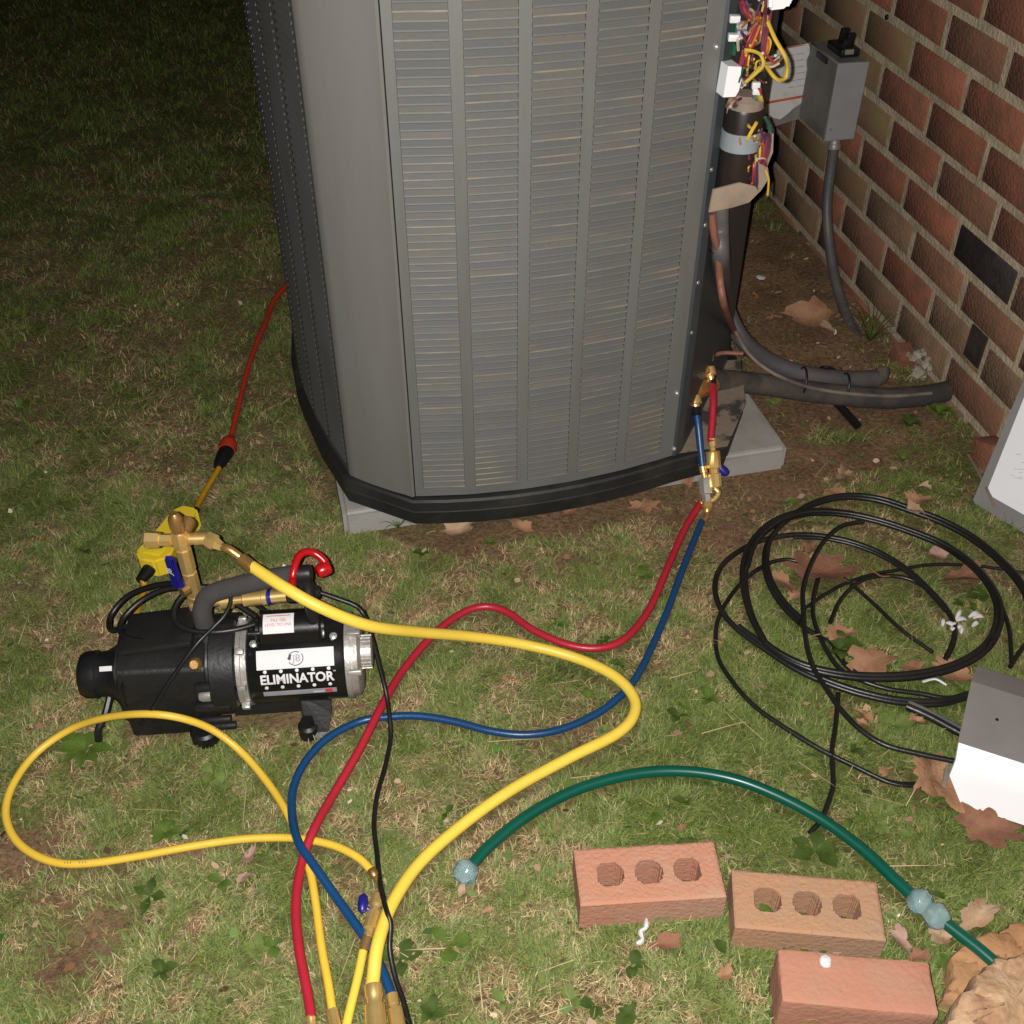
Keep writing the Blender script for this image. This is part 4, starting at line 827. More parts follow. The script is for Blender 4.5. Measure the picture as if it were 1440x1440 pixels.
brassfit(t, at(467, 1420, .015), at(474, 1452, .015), [(0, .006), (.05, .0078), (.5, .0074), (1, .0074)], 14, 'brass', 'crimp')
brassfit(t, at(522, 1223, .026), at(534, 1244, .024), [(0, .006), (.1, .0066), (.4, .0062), (.5, .0045), (1, .004)], 12, 'brassold', 'crimp')
bm = B(); tube(bm, pl([(532, 1240, .024), (536, 1250, .024), (532, 1262, .024)]), .0042, 10, 6); obj('elbow', bm, M['brassold'], t, True)
vb = brassfit(t, at(533, 1256, .024), at(517, 1318, .022), [(0, .006), (.05, .0085), (.28, .0085), (.33, .0055), (.42, .0055), (.45, .0092), (.82, .0092), (.86, .006), (1, .006)], 10, 'brass', 'ball_valve')
bm = B(); lathe(bm, at(511, 1257, .03), at(509, 1284, .028), [(0, .002), (.15, .0055), (.5, .0065), (.85, .0055), (1, .002)], 14); obj('blue_lever', bm, M['bluepl'], vb, True)
bm = B(); tube(bm, pl([(512, 1275, .026), (520, 1280, .024), (526, 1284, .022)]), .003, 8, 4); obj('lever_stem', bm, M['bluepl'], vb, True)
brassfit(t, at(517, 1316, .022), at(511, 1338, .021), [(0, .0058), (.4, .0062), (1, .0062)], 12, 'brassold', 'crimp')
hose(t, pl([(511, 1336, .021), (503, 1375, .018), (491, 1425, .016), (486, 1450, .016)]), .0056, 'yellow', 'short_hose')
# thin black cord from pump side to the bottom
t0 = [(418, 822, .19), (440, 830, .185), (475, 842, .175), (500, 852, .165), (512, 865, .155), (521, 890, .125), (533, 935, .08), (543, 975, .045), (548, 1010, .030), (549, 1040, .018), (541, 1080, .014), (530, 1120, .013), (526, 1160, .013), (530, 1200, .014), (535, 1245, .030), (543, 1278, .045), (549, 1300, .040), (548, 1335, .025), (556, 1375, .014), (568, 1410, .012), (578, 1450, .011)]
linething('gauge_cord', 'thin black cord wandering from the pump over the yellow hose to the bottom edge', 'cord', t0, .0034, 'black', 10, 8)

# ------------------------------------------------------------------ yellow adapter cord and red extension cord
t = thing('adapter_cord', 'yellow cord with an angular yellow inline box behind the pump', 'cord', at(235, 770))
bxa, bxb = at(208, 803, .024), at(272, 722, .024); ax = (bxb-bxa); L = ax.length; ex = ax.normalized(); ey = UP.cross(ex).normalized(); R = Matrix((ex, ey, UP)).transposed().to_4x4()
bm = B(); poly = [(.004, -.014), (.018, -.030), (.040, -.030), (.060, -.019), (L-.035, -.019), (L-.018, -.024), (L-.004, -.012), (L-.004, .012), (L-.018, .024), (L-.035, .019), (.060, .019), (.040, .030), (.018, .030), (.004, .014)]
prism(bm, [(x, y, -.016) for x, y in poly], (0, 0, .038)); bmesh.ops.bevel(bm, geom=list(bm.edges), offset=.004, segments=2, affect='EDGES')
bm.transform(Matrix.Translation(bxa) @ R); obj('inline_box', bm, M['ybox'], t, True, ang=30)
bm = B(); box(bm, bxa+ex*.03+UP*.0225, (.022, .03, .003), R.to_3x3(), .001); obj('button_plate', bm, M['ybox'], t, True)
brassfit(t, bxa+ex*.010, bxa-ex*.024, [(0, .012), (.3, .0115), (1, .0085)], 14, 'black', 'strain_relief')
brassfit(t, bxb-ex*.006, bxb+ex*.012, [(0, .009), (1, .0065)], 14, 'black', 'strain_relief')
hose(t, [bxb+ex*.004]+pl([(280, 706, .02), (293, 683, .018), (308, 658, .016), (314, 645, .018)]), .0052, 'ycord', 'cord', 10)
hose(t, [bxa-ex*.018]+pl([(203, 826, .014), (197, 846, .012), (190, 870, .012), (186, 888, .014)])+[tl(-.17, .075, .02)], .0055, 'ycord', 'cord', 10)
brassfit(t, at(306, 657, .018), at(320, 632, .020), [(0, .0085), (.3, .0125), (.9, .0155), (1, .0145)], 16, 'black', 'plug')
t = thing('extension_cord', 'orange red extension cord running back along the lawn beside the unit', 'cord', at(360, 520))
brassfit(t, at(318, 635, .020), at(325, 614, .018), [(0, .0165), (.35, .0175), (.6, .0150), (.8, .009), (1, .006)], 16, 'redcord', 'connector')
hose(t, pl([(324, 618, .018), (330, 592, .014), (338, 560, .013), (348, 520, .012), (362, 480, .012), (375, 450, .012), (384, 425, .012), (405, 398, .012), (440, 360, .012), (500, 300, .012)]), .0056, 'redcord', 'cord', 10)
for q in catmull(pl([(330, 592, .0), (348, 520, .0), (375, 450, .0), (405, 398, .0)]), 20): MASK.append((q.x, q.y, .012))

# ------------------------------------------------------------------ tangle of black cable
t = thing('cable_coil', 'loose tangle of black cable loops lying on mossy grass by the wall', 'cable', at(1180, 880))
def cc(L, z=.012, f=1.0): return [at(1000+x*.30556, 660+y*.30556, z+dz) for x, y, dz in [(p+(0,))[:3] for p in L]]
def strand(P, r=.0042, doub=False, off=(.006, -.004, .002)):
    hose(t, P, r, 'cable', 'loop', 10, 8)
    if doub: hose(t, [p+Vector(off) for p in P], r*.95, 'cable', 'loop', 10, 8)
strand(cc([(405, 705), (335, 635), (275, 545), (247, 450), (257, 350), (312, 268), (400, 198), (500, 152), (620, 130), (760, 143), (900, 187), (1060, 247), (1210, 330), (1340, 440), (1430, 550), (1490, 690)], .020), .0048, True, (.004, .004, .003))
S2 = [(250, 800), (190, 680), (160, 560), (158, 460), (185, 370), (240, 295), (330, 235), (450, 205), (600, 208), (760, 240), (920, 292), (1060, 350), (1180, 430), (1270, 525), (1320, 620), (1325, 720), (1285, 810), (1200, 880), (1080, 930), (930, 958), (760, 965), (600, 952), (450, 918), (340, 868), (262, 815)]
strand(cc(S2, .026), .0050, True, (-.004, .005, .003)); strand(cc([(x+8, y-10) for x, y in S2[3:17]], .034), .0044)
S3 = [(1190, 1045), (1050, 1080), (880, 1075), (720, 1045), (560, 995), (400, 925), (250, 830), (120, 735), (42, 640), (17, 540), (45, 450), (120, 382), (230, 328), (380, 301), (520, 307), (660, 337), (790, 390), (900, 460), (1000, 550), (1080, 640), (1120, 720), (1112, 800), (1075, 880)]
strand(cc(S3, .016), .0046); strand(cc([(x+4, y-14) for x, y in S3[:8]], .020), .0046); strand(cc([(x, y+12) for x, y in S3[13:20]], .022), .0036)
strand(cc([(700, 240), (600, 262), (520, 330), (462, 430), (425, 540), (423, 640), (435, 780), (465, 900), (530, 1010), (600, 1110), (690, 1200), (800, 1268), (950, 1308), (1130, 1345)], .036), .0040)
P5 = cc([(440, 432), (340, 416), (250, 440), (150, 512), (70, 612), (25, 720), (30, 860), (100, 980), (200, 1090), (340, 1190), (500, 1288), (650, 1362), (735, 1404)], .010)+pl([(1248, 1099, .010), (1275, 1103, .010), (1325, 1101, .008)])
strand(P5, .0036); strand([p+Vector((.004, -.003, .001)) for p in P5[9:]], .003)
strand(cc([(492, 500), (470, 600), (475, 700), (530, 830), (600, 925), (700, 975), (820, 1012), (960, 1032), (1080, 1052), (1185, 1040)], .016), .0038)
strand(cc([(430, 640), (520, 578), (640, 515), (760, 480), (850, 465), (1000, 440), (1200, 442), (1360, 462), (1460, 480)], .012), .0030)
strand(cc([(548, 705), (590, 610), (660, 532), (740, 497), (850, 492), (950, 522), (1050, 600)], .014), .0036)
strand(cc([(610, 500), (660, 540), (760, 630), (880, 742), (1020, 842)], .010), .0032)
strand(cc([(585, 1030), (572, 1180), (556, 1300), (562, 1440)], .010)+pl([(1168, 1118, .010), (1155, 1152, .010), (1138, 1172, .006)]), .0036)
strand(cc([(340, 630), (420, 720), (540, 800), (620, 900), (700, 960)], .010), .0040)
strand(cc([(1340, 640), (1372, 740), (1383, 890)], .012), .0036); strand(cc([(1460, 790), (1420, 840), (1375, 910)], .012), .0036)
P = cc([(900, 1090), (1000, 1135), (1130, 1205), (1250, 1270)], .014); strand(P, .0062)
hose(t, [p+Vector((.002, .004, .006)) for p in P], .0025, 'conduit', 'loop', 8, 6)

# ------------------------------------------------------------------ green hoop with clear balls
t = thing('garden_hoop', 'green plastic garden hoop with clear teal balls, arched over the grass', 'hoop', at(930, 1090))
hose(t, pl([(660, 1220, .018), (690, 1188, .018), (740, 1148, .019), (800, 1115, .021), (860, 1095, .022), (920, 1085, .022), (980, 1086, .022), (1040, 1098, .021), (1100, 1122, .021), (1160, 1155, .022), (1215, 1196, .024), (1260, 1238, .027), (1300, 1275, .03), (1345, 1310, .032), (1383, 1340, .034), (1425, 1378, .034)]), .0078, 'green', 'rod', 16)
for (q, d) in (((655, 1226, .018), (-.7, -.6)), ((1294, 1268, .03), (.7, -.6)), ((1317, 1288, .031), (.7, -.6))):
    c = at(*q); dv = Vector((d[0], d[1], 0)).normalized(); bm = B()
    lathe(bm, c-dv*.0155, c+dv*.0155, [(0, .004), (.06, .0095), (.2, .0138), (.38, .0158), (.5, .0160), (.62, .0158), (.8, .0138), (.94, .0095), (1, .004)], 24)
    rr = random.Random(int(q[0])); k_ = [rr.uniform(0, 6.28) for _ in range(3)]
    for v in bm.verts:
        d_ = (v.co-c).normalized(); v.co += d_*(.0014*math.sin(5*d_.x+k_[0])*math.cos(4*d_.y+k_[1])+.0009*math.sin(9*d_.z+k_[2]))
    bl = obj('clear_ball', bm, M['teal'], t, True)
    bm = B(); lathe(bm, c-dv*.0035, c+dv*.0035, [(0, .0162), (.2, .0172), (.8, .0172), (1, .0162)], 24); obj('seam', bm, M['teal'], bl, True)

# ------------------------------------------------------------------ loose bricks
def loose(label, cpts, hgt_, m, holes, seed, thick=None):
    """cpts: near-left, near-right, far-right, far-left corners of the top face (px) at height hgt_"""
    c = [at(*p, hgt_) for p in cpts]; cen = sum(c, Vector())/4
    ex = ((c[1]-c[0])+(c[2]-c[3])).normalized(); L = ((c[1]-c[0]).length+(c[2]-c[3]).length)/2; ey = UP.cross(ex); Wd = ((c[3]-c[0]).length+(c[2]-c[1]).length)/2
    bm = B(); r = random.Random(seed)
    nx, ny = 46, 22; T = hgt_
    hc = [(-L*.27, 0), (0, 0), (L*.27, 0)] if holes else []
    # top and bottom with cored holes built as a grid whose cells inside a hole are dropped and walled
    X = np.linspace(-L/2, L/2, nx*2+1); Y = np.linspace(-Wd/2, Wd/2, ny*2+1)
    hr = (L*.094, Wd*.215)
    def inh(x, y): return any(abs((x-a)/hr[0])**2.5+abs((y-b)/hr[1])**2.5 < 1 for a, b in hc)
    vt = {}
    def V(i, j, z):
        k = (i, j, z)
        if k not in vt:
            x, y = X[i], Y[j]
            e = min(L/2-abs(x), Wd/2-abs(y)); zz = T if z else 0
            rn = .0045
            if z and e < rn: zz -= rn*.55*(1-e/rn)**2
            vt[k] = bm.verts.new((x+r.uniform(-.0002, .0002), y+r.uniform(-.0002, .0002), zz+(r.uniform(-.0006, .0006) if z else 0)))
        return vt[k]
    keep = [[not inh((X[i]+X[i+1])/2, (Y[j]+Y[j+1])/2) for j in range(len(Y)-1)] for i in range(len(X)-1)]
    ni, nj = len(X)-1, len(Y)-1
    for i in range(ni):
        for j in range(nj):
            if not keep[i][j]: continue
            bm.faces.new((V(i, j, 1), V(i+1, j, 1), V(i+1, j+1, 1), V(i, j+1, 1)))
            for di, dj, e in ((-1, 0, ((i, j+1), (i, j))), (1, 0, ((i+1, j), (i+1, j+1))), (0, -1, ((i, j), (i+1, j))), (0, 1, ((i+1, j+1), (i, j+1)))):
                a, b = i+di, j+dj
                if not (0 <= a < ni and 0 <= b < nj) or not keep[a][b]:
                    bm.faces.new((V(*e[0], 0), V(*e[1], 0), V(*e[1], 1), V(*e[0], 1)))
    R = Matrix((ex, ey, UP)).transposed().to_4x4(); bm.transform(R)
    loc = Vector((cen.x, cen.y, -.002))
    o = obj('loose_brick', bm, M[m], None, smooth=True, ang=35, label=label, cat='brick', group='loose bricks on the grass'); o.location = loc
    q = [loc+ex*(sx*L/2)+ey*(sy*Wd/2) for sx, sy in ((-1, -1), (1, -1), (1, 1), (-1, 1))]
    if holes:
        hx = ex; 
        POLY.append(q)
    else: POLY.append(q)
    return o, ex, ey, L, Wd, loc
loose('orange three-hole brick lying flat left of the brown one', [(814, 1274), (1020, 1257), (1007, 1182), (809, 1190)], .054, 'bloose', True, 1)
loose('brown weathered three-hole brick between the two redder bricks', [(1030, 1304), (1247, 1318), (1234, 1240), (1033, 1218)], .050, 'bloose2', True, 2)
# third brick stands on its side: a solid face up and cored ends toward the camera
c = [at(*p, .075) for p in ((1098, 1408), (1322, 1430), (1308, 1352), (1094, 1333))]
ex = ((c[1]-c[0])+(c[2]-c[3])).normalized(); L = (c[1]-c[0]).length; ey = UP.cross(ex); Wd = (c[3]-c[0]).length; cen = sum(c, Vector())/4
t = thing('loose_brick', 'pinkish brick standing on its side nearest the camera, a white pebble on it', 'brick', (cen.x, cen.y, 0), 0, 'loose bricks on the grass')
bm = B(); box(bm, Vector((cen.x, cen.y, .0365)), (L*.99, Wd, .077), Matrix((ex, ey, UP)).transposed(), .004, 2)
bmesh.ops.subdivide_edges(bm, edges=[e for e in bm.edges if e.calc_length() > .03], cuts=5, use_grid_fill=True)
rr = random.Random(4)
for v in bm.verts: v.co += Vector((rr.uniform(-.0006, .0006), rr.uniform(-.0006, .0006), rr.uniform(-.0006, .0006)))
obj('brick_body', bm, M['bloose3'], t, True)
for k in (-.27, 0, .27):
    p = Vector((cen.x, cen.y, .026))+ex*(L*k)-ey*(Wd/2); bm = B(); lathe(bm, p+ey*.004, p-ey*.0006, [(0, .013), (1, .014)], 14); obj('core_hole', bm, M['stone'], t, True)
POLY.append([Vector((cen.x, cen.y, 0))+ex*(sx*L/2)+ey*(sy*Wd/2) for sx, sy in ((-1, -1), (1, -1), (1, 1), (-1, 1))])
def pebble(name, label, cat, p, s, m, seed, squash=.6):
    r = random.Random(seed); bm = B(); bmesh.ops.create_icosphere(bm, subdivisions=3, radius=1)
    for v in bm.verts:
        n = .10*math.sin(v.co.x*3+seed)*math.cos(v.co.y*2.4+seed*2)+.05*math.sin(v.co.z*5+v.co.x*4+seed)
        v.co *= 1+n
    bm.transform(Matrix.Rotation(r.uniform(0, 6), 4, 'Z') @ Matrix.Diagonal((s, s*.85, s*squash, 1)))
    o = obj(name, bm, M[m], None, label=label, cat=cat); o.location = p; return o
pebble('pebble', 'small white pebble on top of the nearest brick', 'pebble', at(1161, 1352, .079), .0085, 'white', 3)
# stones at the lower right corner
def rock(label, poly, z, m, seed, slope=0.0):
    P = [at(px, py, z) for px, py in poly]; cen = sum(P, Vector())/len(P); r = random.Random(seed); out = []
    for a, b in zip(P, P[1:]+P[:1]):
        for k in range(7): out.append(a.lerp(b, k/7)+Vector((r.uniform(-.0028, .0028), r.uniform(-.0028, .0028), 0)))
    bm = B(); rings = []; ph = r.uniform(0, 6)
    for f, zz in ((1.02, 0.0), (1.01, .3), (1.0, .62), (.985, .84), (.955, .95), (.9, 1.0), (.8, 1.02), (.68, 1.02), (.54, 1.03), (.4, 1.03), (.26, 1.03), (.12, 1.03)):
        ring = []
        for p in out:
            x, y = cen.x+(p.x-cen.x)*f, cen.y+(p.y-cen.y)*f
            n_ = float(fbm(np.array([x]), np.array([y]), 28, seed)[0])-.5; st = abs(((x*.8+y*.6)*26+ph+n_*1.5) % 1-.5)
            h = z*zz*(1+.22*n_)-(.010*max(0, .16-st)*4 if zz > .8 else 0)
            ring.append(bm.verts.new((x+r.uniform(-.0012, .0012), y+r.uniform(-.0012, .0012), h if zz else -.004)))
        rings.append(ring)
    n = len(out)
    for a, b in zip(rings, rings[1:]):
        for k in range(n): bm.faces.new((a[k], a[(k+1) % n], b[(k+1) % n], b[k]))
    bm.faces.new(rings[-1]); obj('stone', bm, M[m], None, loc=(cen.x, cen.y, 0), label=label, cat='stone', ang=40)
    POLY.append([Vector((p.x, p.y, 0)) for p in P])
rock('brown sandstone block in the bottom corner, veined with paler streaks', [(1322, 1462), (1338, 1415), (1378, 1362), (1420, 1338), (1500, 1325), (1560, 1480), (1420, 1540)], .085, 'stone2', 5)
rock('flat orange brown stone under the cut end of the green hoop', [(1332, 1402), (1340, 1340), (1385, 1312), (1440, 1292), (1520, 1290), (1510, 1420), (1420, 1440)], .028, 'stone', 8)

# ------------------------------------------------------------------ the two removed metal covers
t = thing('metal_cover', 'grey bent metal cover lying by the coil with a glaring white lower face', 'cover', at(1400, 1080))
a = at(1375, 936, .066); n1 = at(1347, 1044, .078); n2 = at(1334, 1090, .045); n3 = at(1350, 1130, .012)
b = at(1530, 985, .066); m1 = at(1530, 1103, .078); m2 = at(1530, 1146, .045); m3 = at(1530, 1190, .012)
bk0 = at(1378, 934, .07)+Vector((0, .004, -.02)); bk1 = b+Vector((0, .006, -.04))
def sheet(bm, rows, th=.002):
    vs_ = [[bm.verts.new(p) for p in row] for row in rows]
    for p, q in zip(vs_, vs_[1:]):
        for k in range(len(p)-1): bm.faces.new((p[k], p[k+1], q[k+1], q[k]))
    bmesh.ops.recalc_face_normals(bm, faces=bm.faces)
    bmesh.ops.solidify(bm, geom=bm.faces[:], thickness=th)
bm = B(); f1, f2 = at(1366, 958, .086), at(1530, 1009, .086); sheet(bm, [[bk0, bk1], [a, b], [f1, f2], [n1, m1], [n1.lerp(n2, .5)+Vector((0, -.004, .004)), m1.lerp(m2, .5)+Vector((0, -.004, .004))], [n2, m2], [n3, m3]]); obj('sheet', bm, M['coverg'], t, True, smooth=False)
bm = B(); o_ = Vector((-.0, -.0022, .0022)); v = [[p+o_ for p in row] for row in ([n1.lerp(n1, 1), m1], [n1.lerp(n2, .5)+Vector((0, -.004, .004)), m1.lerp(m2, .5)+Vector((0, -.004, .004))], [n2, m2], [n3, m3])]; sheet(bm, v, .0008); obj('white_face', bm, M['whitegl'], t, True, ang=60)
bm = B(); prism(bm, [at(1327, 1096, .03), at(1331, 1075, .03), at(1335, 1075, .03), at(1333, 1097, .03)], (0, 0, -.015)); obj('lip', bm, M['alu'], t, True, smooth=False)
bm = B(); 
for k, (x, y) in enumerate(((1402, 1012),)):
    p = onplane(x, y, f1, (f2-f1).cross(n1-f1).normalized()); nn = (f2-f1).cross(n1-f1).normalized(); nn = nn if nn.z > 0 else -nn
    bm = B(); lathe(bm, p-nn*.001, p+nn*.0006, [(0, .0026), (1, .0024)], 10); obj('screw_hole', bm, M['black'], t, True)
bm = leafmesh(.012, 77, 4, .5, .5) if 'leafmesh' in globals() else B()
bm.free()

POLY.append([Vector((p.x, p.y, 0)) for p in (n3, m3, b, a)])
t = thing('metal_cover', 'grey metal cover leaning against the wall, a white wiring sheet stuck on it', 'cover', at(1385, 705))
c0 = at(1367, 706, .0); c2 = onwall(1452, 505, .006); e1 = at(1470, 768, .0); e2 = e1+(c2-c0)
bm = B(); sheet(bm, [[c0, e1], [c2, e2]], .0025); obj('sheet', bm, M['coverg'], t, True, smooth=False)
nrm = (e1-c0).cross(c2-c0).normalized(); nrm = nrm if nrm.y < 0 else -nrm
def onc(px, py, o=.0035): return onplane(px, py, c0+nrm*o, nrm)
bm = B(); bm.faces.new([bm.verts.new(onc(*q)) for q in ((1389, 687), (1440, 559), (1475, 470), (1540, 560), (1500, 752), (1440, 724), (1396, 699))]); ws = obj('wiring_sheet', bm, M['whitegl'], t, True, smooth=False)
bm = B(); rr = random.Random(6)
for k in range(14):
    x = 1412+rr.uniform(-2, 26); y = 600+rr.uniform(-8, 90); 
    if x < 1440-(y-559)*.36+14: continue
    v = [onc(*q, .0042) for q in ((x, y), (x+rr.uniform(4, 9), y+.4), (x+7, y+1.4), (x, y+1.2))]; bm.faces.new([bm.verts.new(p) for p in v])
obj('print', bm, mat('faint_print', (.55, .54, .56), .6), ws, True, smooth=False)
POLY.append([Vector((p.x, p.y, 0)) for p in (c0, e1, e2, c2)])

# ------------------------------------------------------------------ fallen leaves
def leafmesh(size, seed, lobes=5, asp=.62, curl=.12):
    r = random.Random(seed); bm = B(); n = 54; out = []
    har = [(k_, am*r.uniform(.6, 1.2), r.uniform(0, 6.28)) for k_, am in ((lobes, .55), (lobes*2-1, .32), (3, .35), (13, .16))]
    for k in range(n):
        a = 2*math.pi*k/n
        s = .5+.5*sum(am*math.sin(k_*a+p_) for k_, am, p_ in har)
        rad = (.56+.44*min(1, max(0, s))**.9)*(1+.08*r.uniform(-1, 1))*(1-.25*abs(math.sin(a*.5+har[0][2])))
        out.append((math.cos(a)*rad, math.sin(a)*rad*asp))
    ph = [r.uniform(0, 6) for _ in range(4)]
    def zz(x, y): return curl*(.7*(x*math.cos(ph[0])+y*math.sin(ph[0]))**2+.35*math.sin(3*x+ph[1])*math.cos(4*y+ph[2])+.5*abs(y)*.6)
    rings = []
    for f in (1, .72, .4, .12): rings.append([bm.verts.new((x*f*size, y*f*size, zz(x*f, y*f)*size)) for x, y in out])
    for a, b in zip(rings, rings[1:]):
        for k in range(n): bm.faces.new((a[k], a[(k+1) % n], b[(k+1) % n], b[k]))
    bm.faces.new(rings[-1])
    # stem
    tube(bm, [(-size*.95, 0, zz(-.95, 0)*size), (-size*1.2, size*.06, size*.06), (-size*1.4, size*.02, size*.04)], size*.018, 5, 3)
    mn = min(v.co.z for v in bm.verts)
    for v in bm.verts: v.co.z -= mn
    return bm
LEAVES = [
 (1143, 447, .085, 10, 'leafA', 'large ragged brown leaf behind the conduits near the wall foot', .3, .02), (1163, 462, .042, -80, 'leafC', 'small pale tan leaf lying on the edge of the large ragged leaf', .2, .03),
 (640, 745, .040, 20, 'leafC', 'crumpled tan leaf in front of the black base, left of the others', .4, .006), (733, 742, .036, 150, 'leafA', 'tan leaf in front of the middle of the black base', .35, .006),
 (905, 716, .042, 175, 'leafA', 'reddish tan leaf under the right part of the unit front', .3, .008), (966, 683, .03, 80, 'leafA', 'orange leaf stub upright against the pad behind the blue hose', .5, .01),
 (1185, 672, .036, 60, 'leafC', 'pale grey-tan curled leaf on bare soil beyond the coil', .4, .006), (1178, 697, .036, 200, 'leafA', 'brown leaf tucked under the pale curled leaf', .3, .004),
 (1238, 700, .026, 20, 'leafA', 'small orange leaf touching the top of the cable tangle', .3, .012), (1292, 704, .042, -20, 'leafA', 'broad tan leaf above the outer cable loop', .35, .012), (1287, 722, .03, 120, 'leafC', 'ragged leaf lying across the outer cable loop', .4, .030), (1297, 686, .022, 5, 'leafC', 'small pale leaf standing just above the broad tan leaf', .5, .012),
 (1150, 806, .088, 172, 'leafB', 'long pointed red-brown leaf inside the upper left of the coil', .18, .012), (1100, 820, .045, 120, 'leafA', 'brown leaf at the blunt end of the long pointed leaf', .3, .008), (1120, 838, .026, 30, 'leafA', 'small tan leaf inside the left loops of the coil', .4, .01),
 (1350, 815, .062, 200, 'leafB', 'dark red-brown leaf inside the right side of the coil', .25, .008), (1316, 782, .034, 20, 'leafD', 'pinkish torn leaf inside the top right of the coil', .3, .008),
 (1183, 892, .044, 15, 'leafA', 'star-shaped tan leaf in the middle of the coil', .3, .012), (1225, 930, .058, 190, 'leafA', 'wide brown leaf just above the lower cable bundle', .2, .010), (1338, 945, .048, -40, 'leafA', 'lobed tan leaf crossed by the inner cable loop', .25, .008), (1285, 940, .03, 30, 'leafB', 'dark brown leaf between the wide leaf and the lobed leaf', .25, .006),
 (1138, 770, .026, 70, 'leafB', 'rusty leaf under the two top cable loops', .3, .006),
 (1302, 1090, .060, 60, 'leafA', 'big curled tan leaf left of the glaring white face', .35, .012), (1330, 1112, .05, -60, 'leafA', 'brown leaf wedged beside the corner of the white face', .4, .012), (1385, 1165, .062, -25, 'leafB', 'big red-brown leaf below the glaring white face', .25, .010),
 (1372, 1292, .045, 25, 'leafC', 'pale curled leaf beside the clear balls of the hoop', .5, .012), (1320, 1318, .026, 10, 'leafC', 'small tan leaf under the clear balls of the hoop', .35, .008), (1266, 1322, .028, 100, 'leafD', 'pink-brown leaf by the near corner of the brown brick', .3, .008), (1290, 1345, .022, 10, 'leafB', 'rusty leaf scrap above the pinkish brick', .3, .006),
 (352, 1206, .022, 70, 'leafD', 'pinkish leaf on the grass just below the looped yellow hose', .5, .010), (342, 1235, .015, 30, 'leafD', 'small pink leaf scrap below the larger pinkish leaf', .4, .006), (650, 1253, .014, 80, 'leafC', 'small tan leaf under the clear ball at the hoop tip', .3, .014), (684, 1283, .012, 30, 'leafA', 'tiny brown leaf scrap below the hoop tip', .4, .008), (938, 1327, .030, 10, 'leafB', 'dark reddish leaf beside the white string', .3, .006), (1020, 1372, .018, 60, 'leafA', 'small brown leaf left of the pinkish brick', .3, .008),
 (800, 720, .026, 40, 'leafB', 'dull brown leaf under the unit front, in the shade', .3, .004), (1210, 1005, .024, -40, 'leafA', 'small orange leaf below the thick cable bundle', .5, .010), (1218, 1022, .022, -50, 'leafA', 'narrow curled leaf between two lower cables', .5, .008), (1290, 1015, .018, -30, 'leafA', 'small curled orange leaf near the grey cable sleeve', .5, .008), (1245, 1085, .02, 20, 'leafA', 'small leaf beside the lowest thin cable', .4, .008)]
for i, (px, py, sz, rz, m, lab, cu, z) in enumerate(LEAVES):
    sz *= .95; bm = leafmesh(sz, 50+i, [5, 4, 6, 5, 7][i % 5], [.62, .5, .7, .58][i % 4] if sz < .07 else .66, cu*1.5)
    bm.transform(Matrix.Rotation(math.radians(rz), 4, 'Z') @ Matrix.Rotation(random.Random(i).uniform(-.12, .25), 4, 'X'))
    p = at(px, py, z); o = obj('dead_leaf', bm, M[m], None, label=lab, cat='leaf', ang=60, group='dead leaves on the ground'); o.location = p
    MASK.append((p.x, p.y, sz*.55))
def loclabel(o, p): o.location = p
bm = B(); tube(bm, [Vector((0, 0, .012)), Vector((.006, -.010, .014)), Vector((.004, -.018, .012)), Vector((.012, -.026, .013)), Vector((.009, -.034, .011))], lambda s: .0022+.0012*math.sin(s*9)**2, 6, 6)
bm.transform(Matrix.Rotation(math.radians(-40), 4, 'Z')); o = obj('string_scrap', bm, M['white'], None, label='white scrap of string on the grass below the orange brick', cat='string'); o.location = at(908, 1300)
bm = B(); tube(bm, [Vector((0, 0, .01)), Vector((.02, .004, .012)), Vector((.035, -.006, .01))], .002, 5, 4); o = obj('string_scrap', bm, M['white'], None, label='short white scrap between the lower cables near the grey cover', cat='string'); o.location = at(1295, 965)
pebble('paper_scrap', 'tiny white scrap on the dark soil beside the wall', 'scrap', at(1070, 390, .006), .012, 'white', 9, .2)
t = thing('dried_sprig', 'whitish dried sprig lying inside the right loop of the coil', 'sprig', at(1345, 882)); rr = random.Random(12)
for k in range(11):
    a = rr.uniform(0, 6.28); o_ = at(1345+rr.uniform(-22, 26), 882+rr.uniform(-16, 14), .012); L = rr.uniform(.010, .022)
    bm = B(); tube(bm, [o_, o_+Vector((math.cos(a)*L*.5, math.sin(a)*L*.5, .006)), o_+Vector((math.cos(a)*L, math.sin(a)*L, .004))], lambda s_: .0016+.0022*math.sin(s_*3.1), 6, 4); obj('stem', bm, M['paper'], t, True)
# stick against the leaning cover
linething('twig', 'thin pale twig leaning against the corner of the leaning cover', 'twig', [(1362, 640, .01), (1376, 664, .02), (1388, 688, .03), (1398, 712, .03)], .003, 'tray', 6, 6)

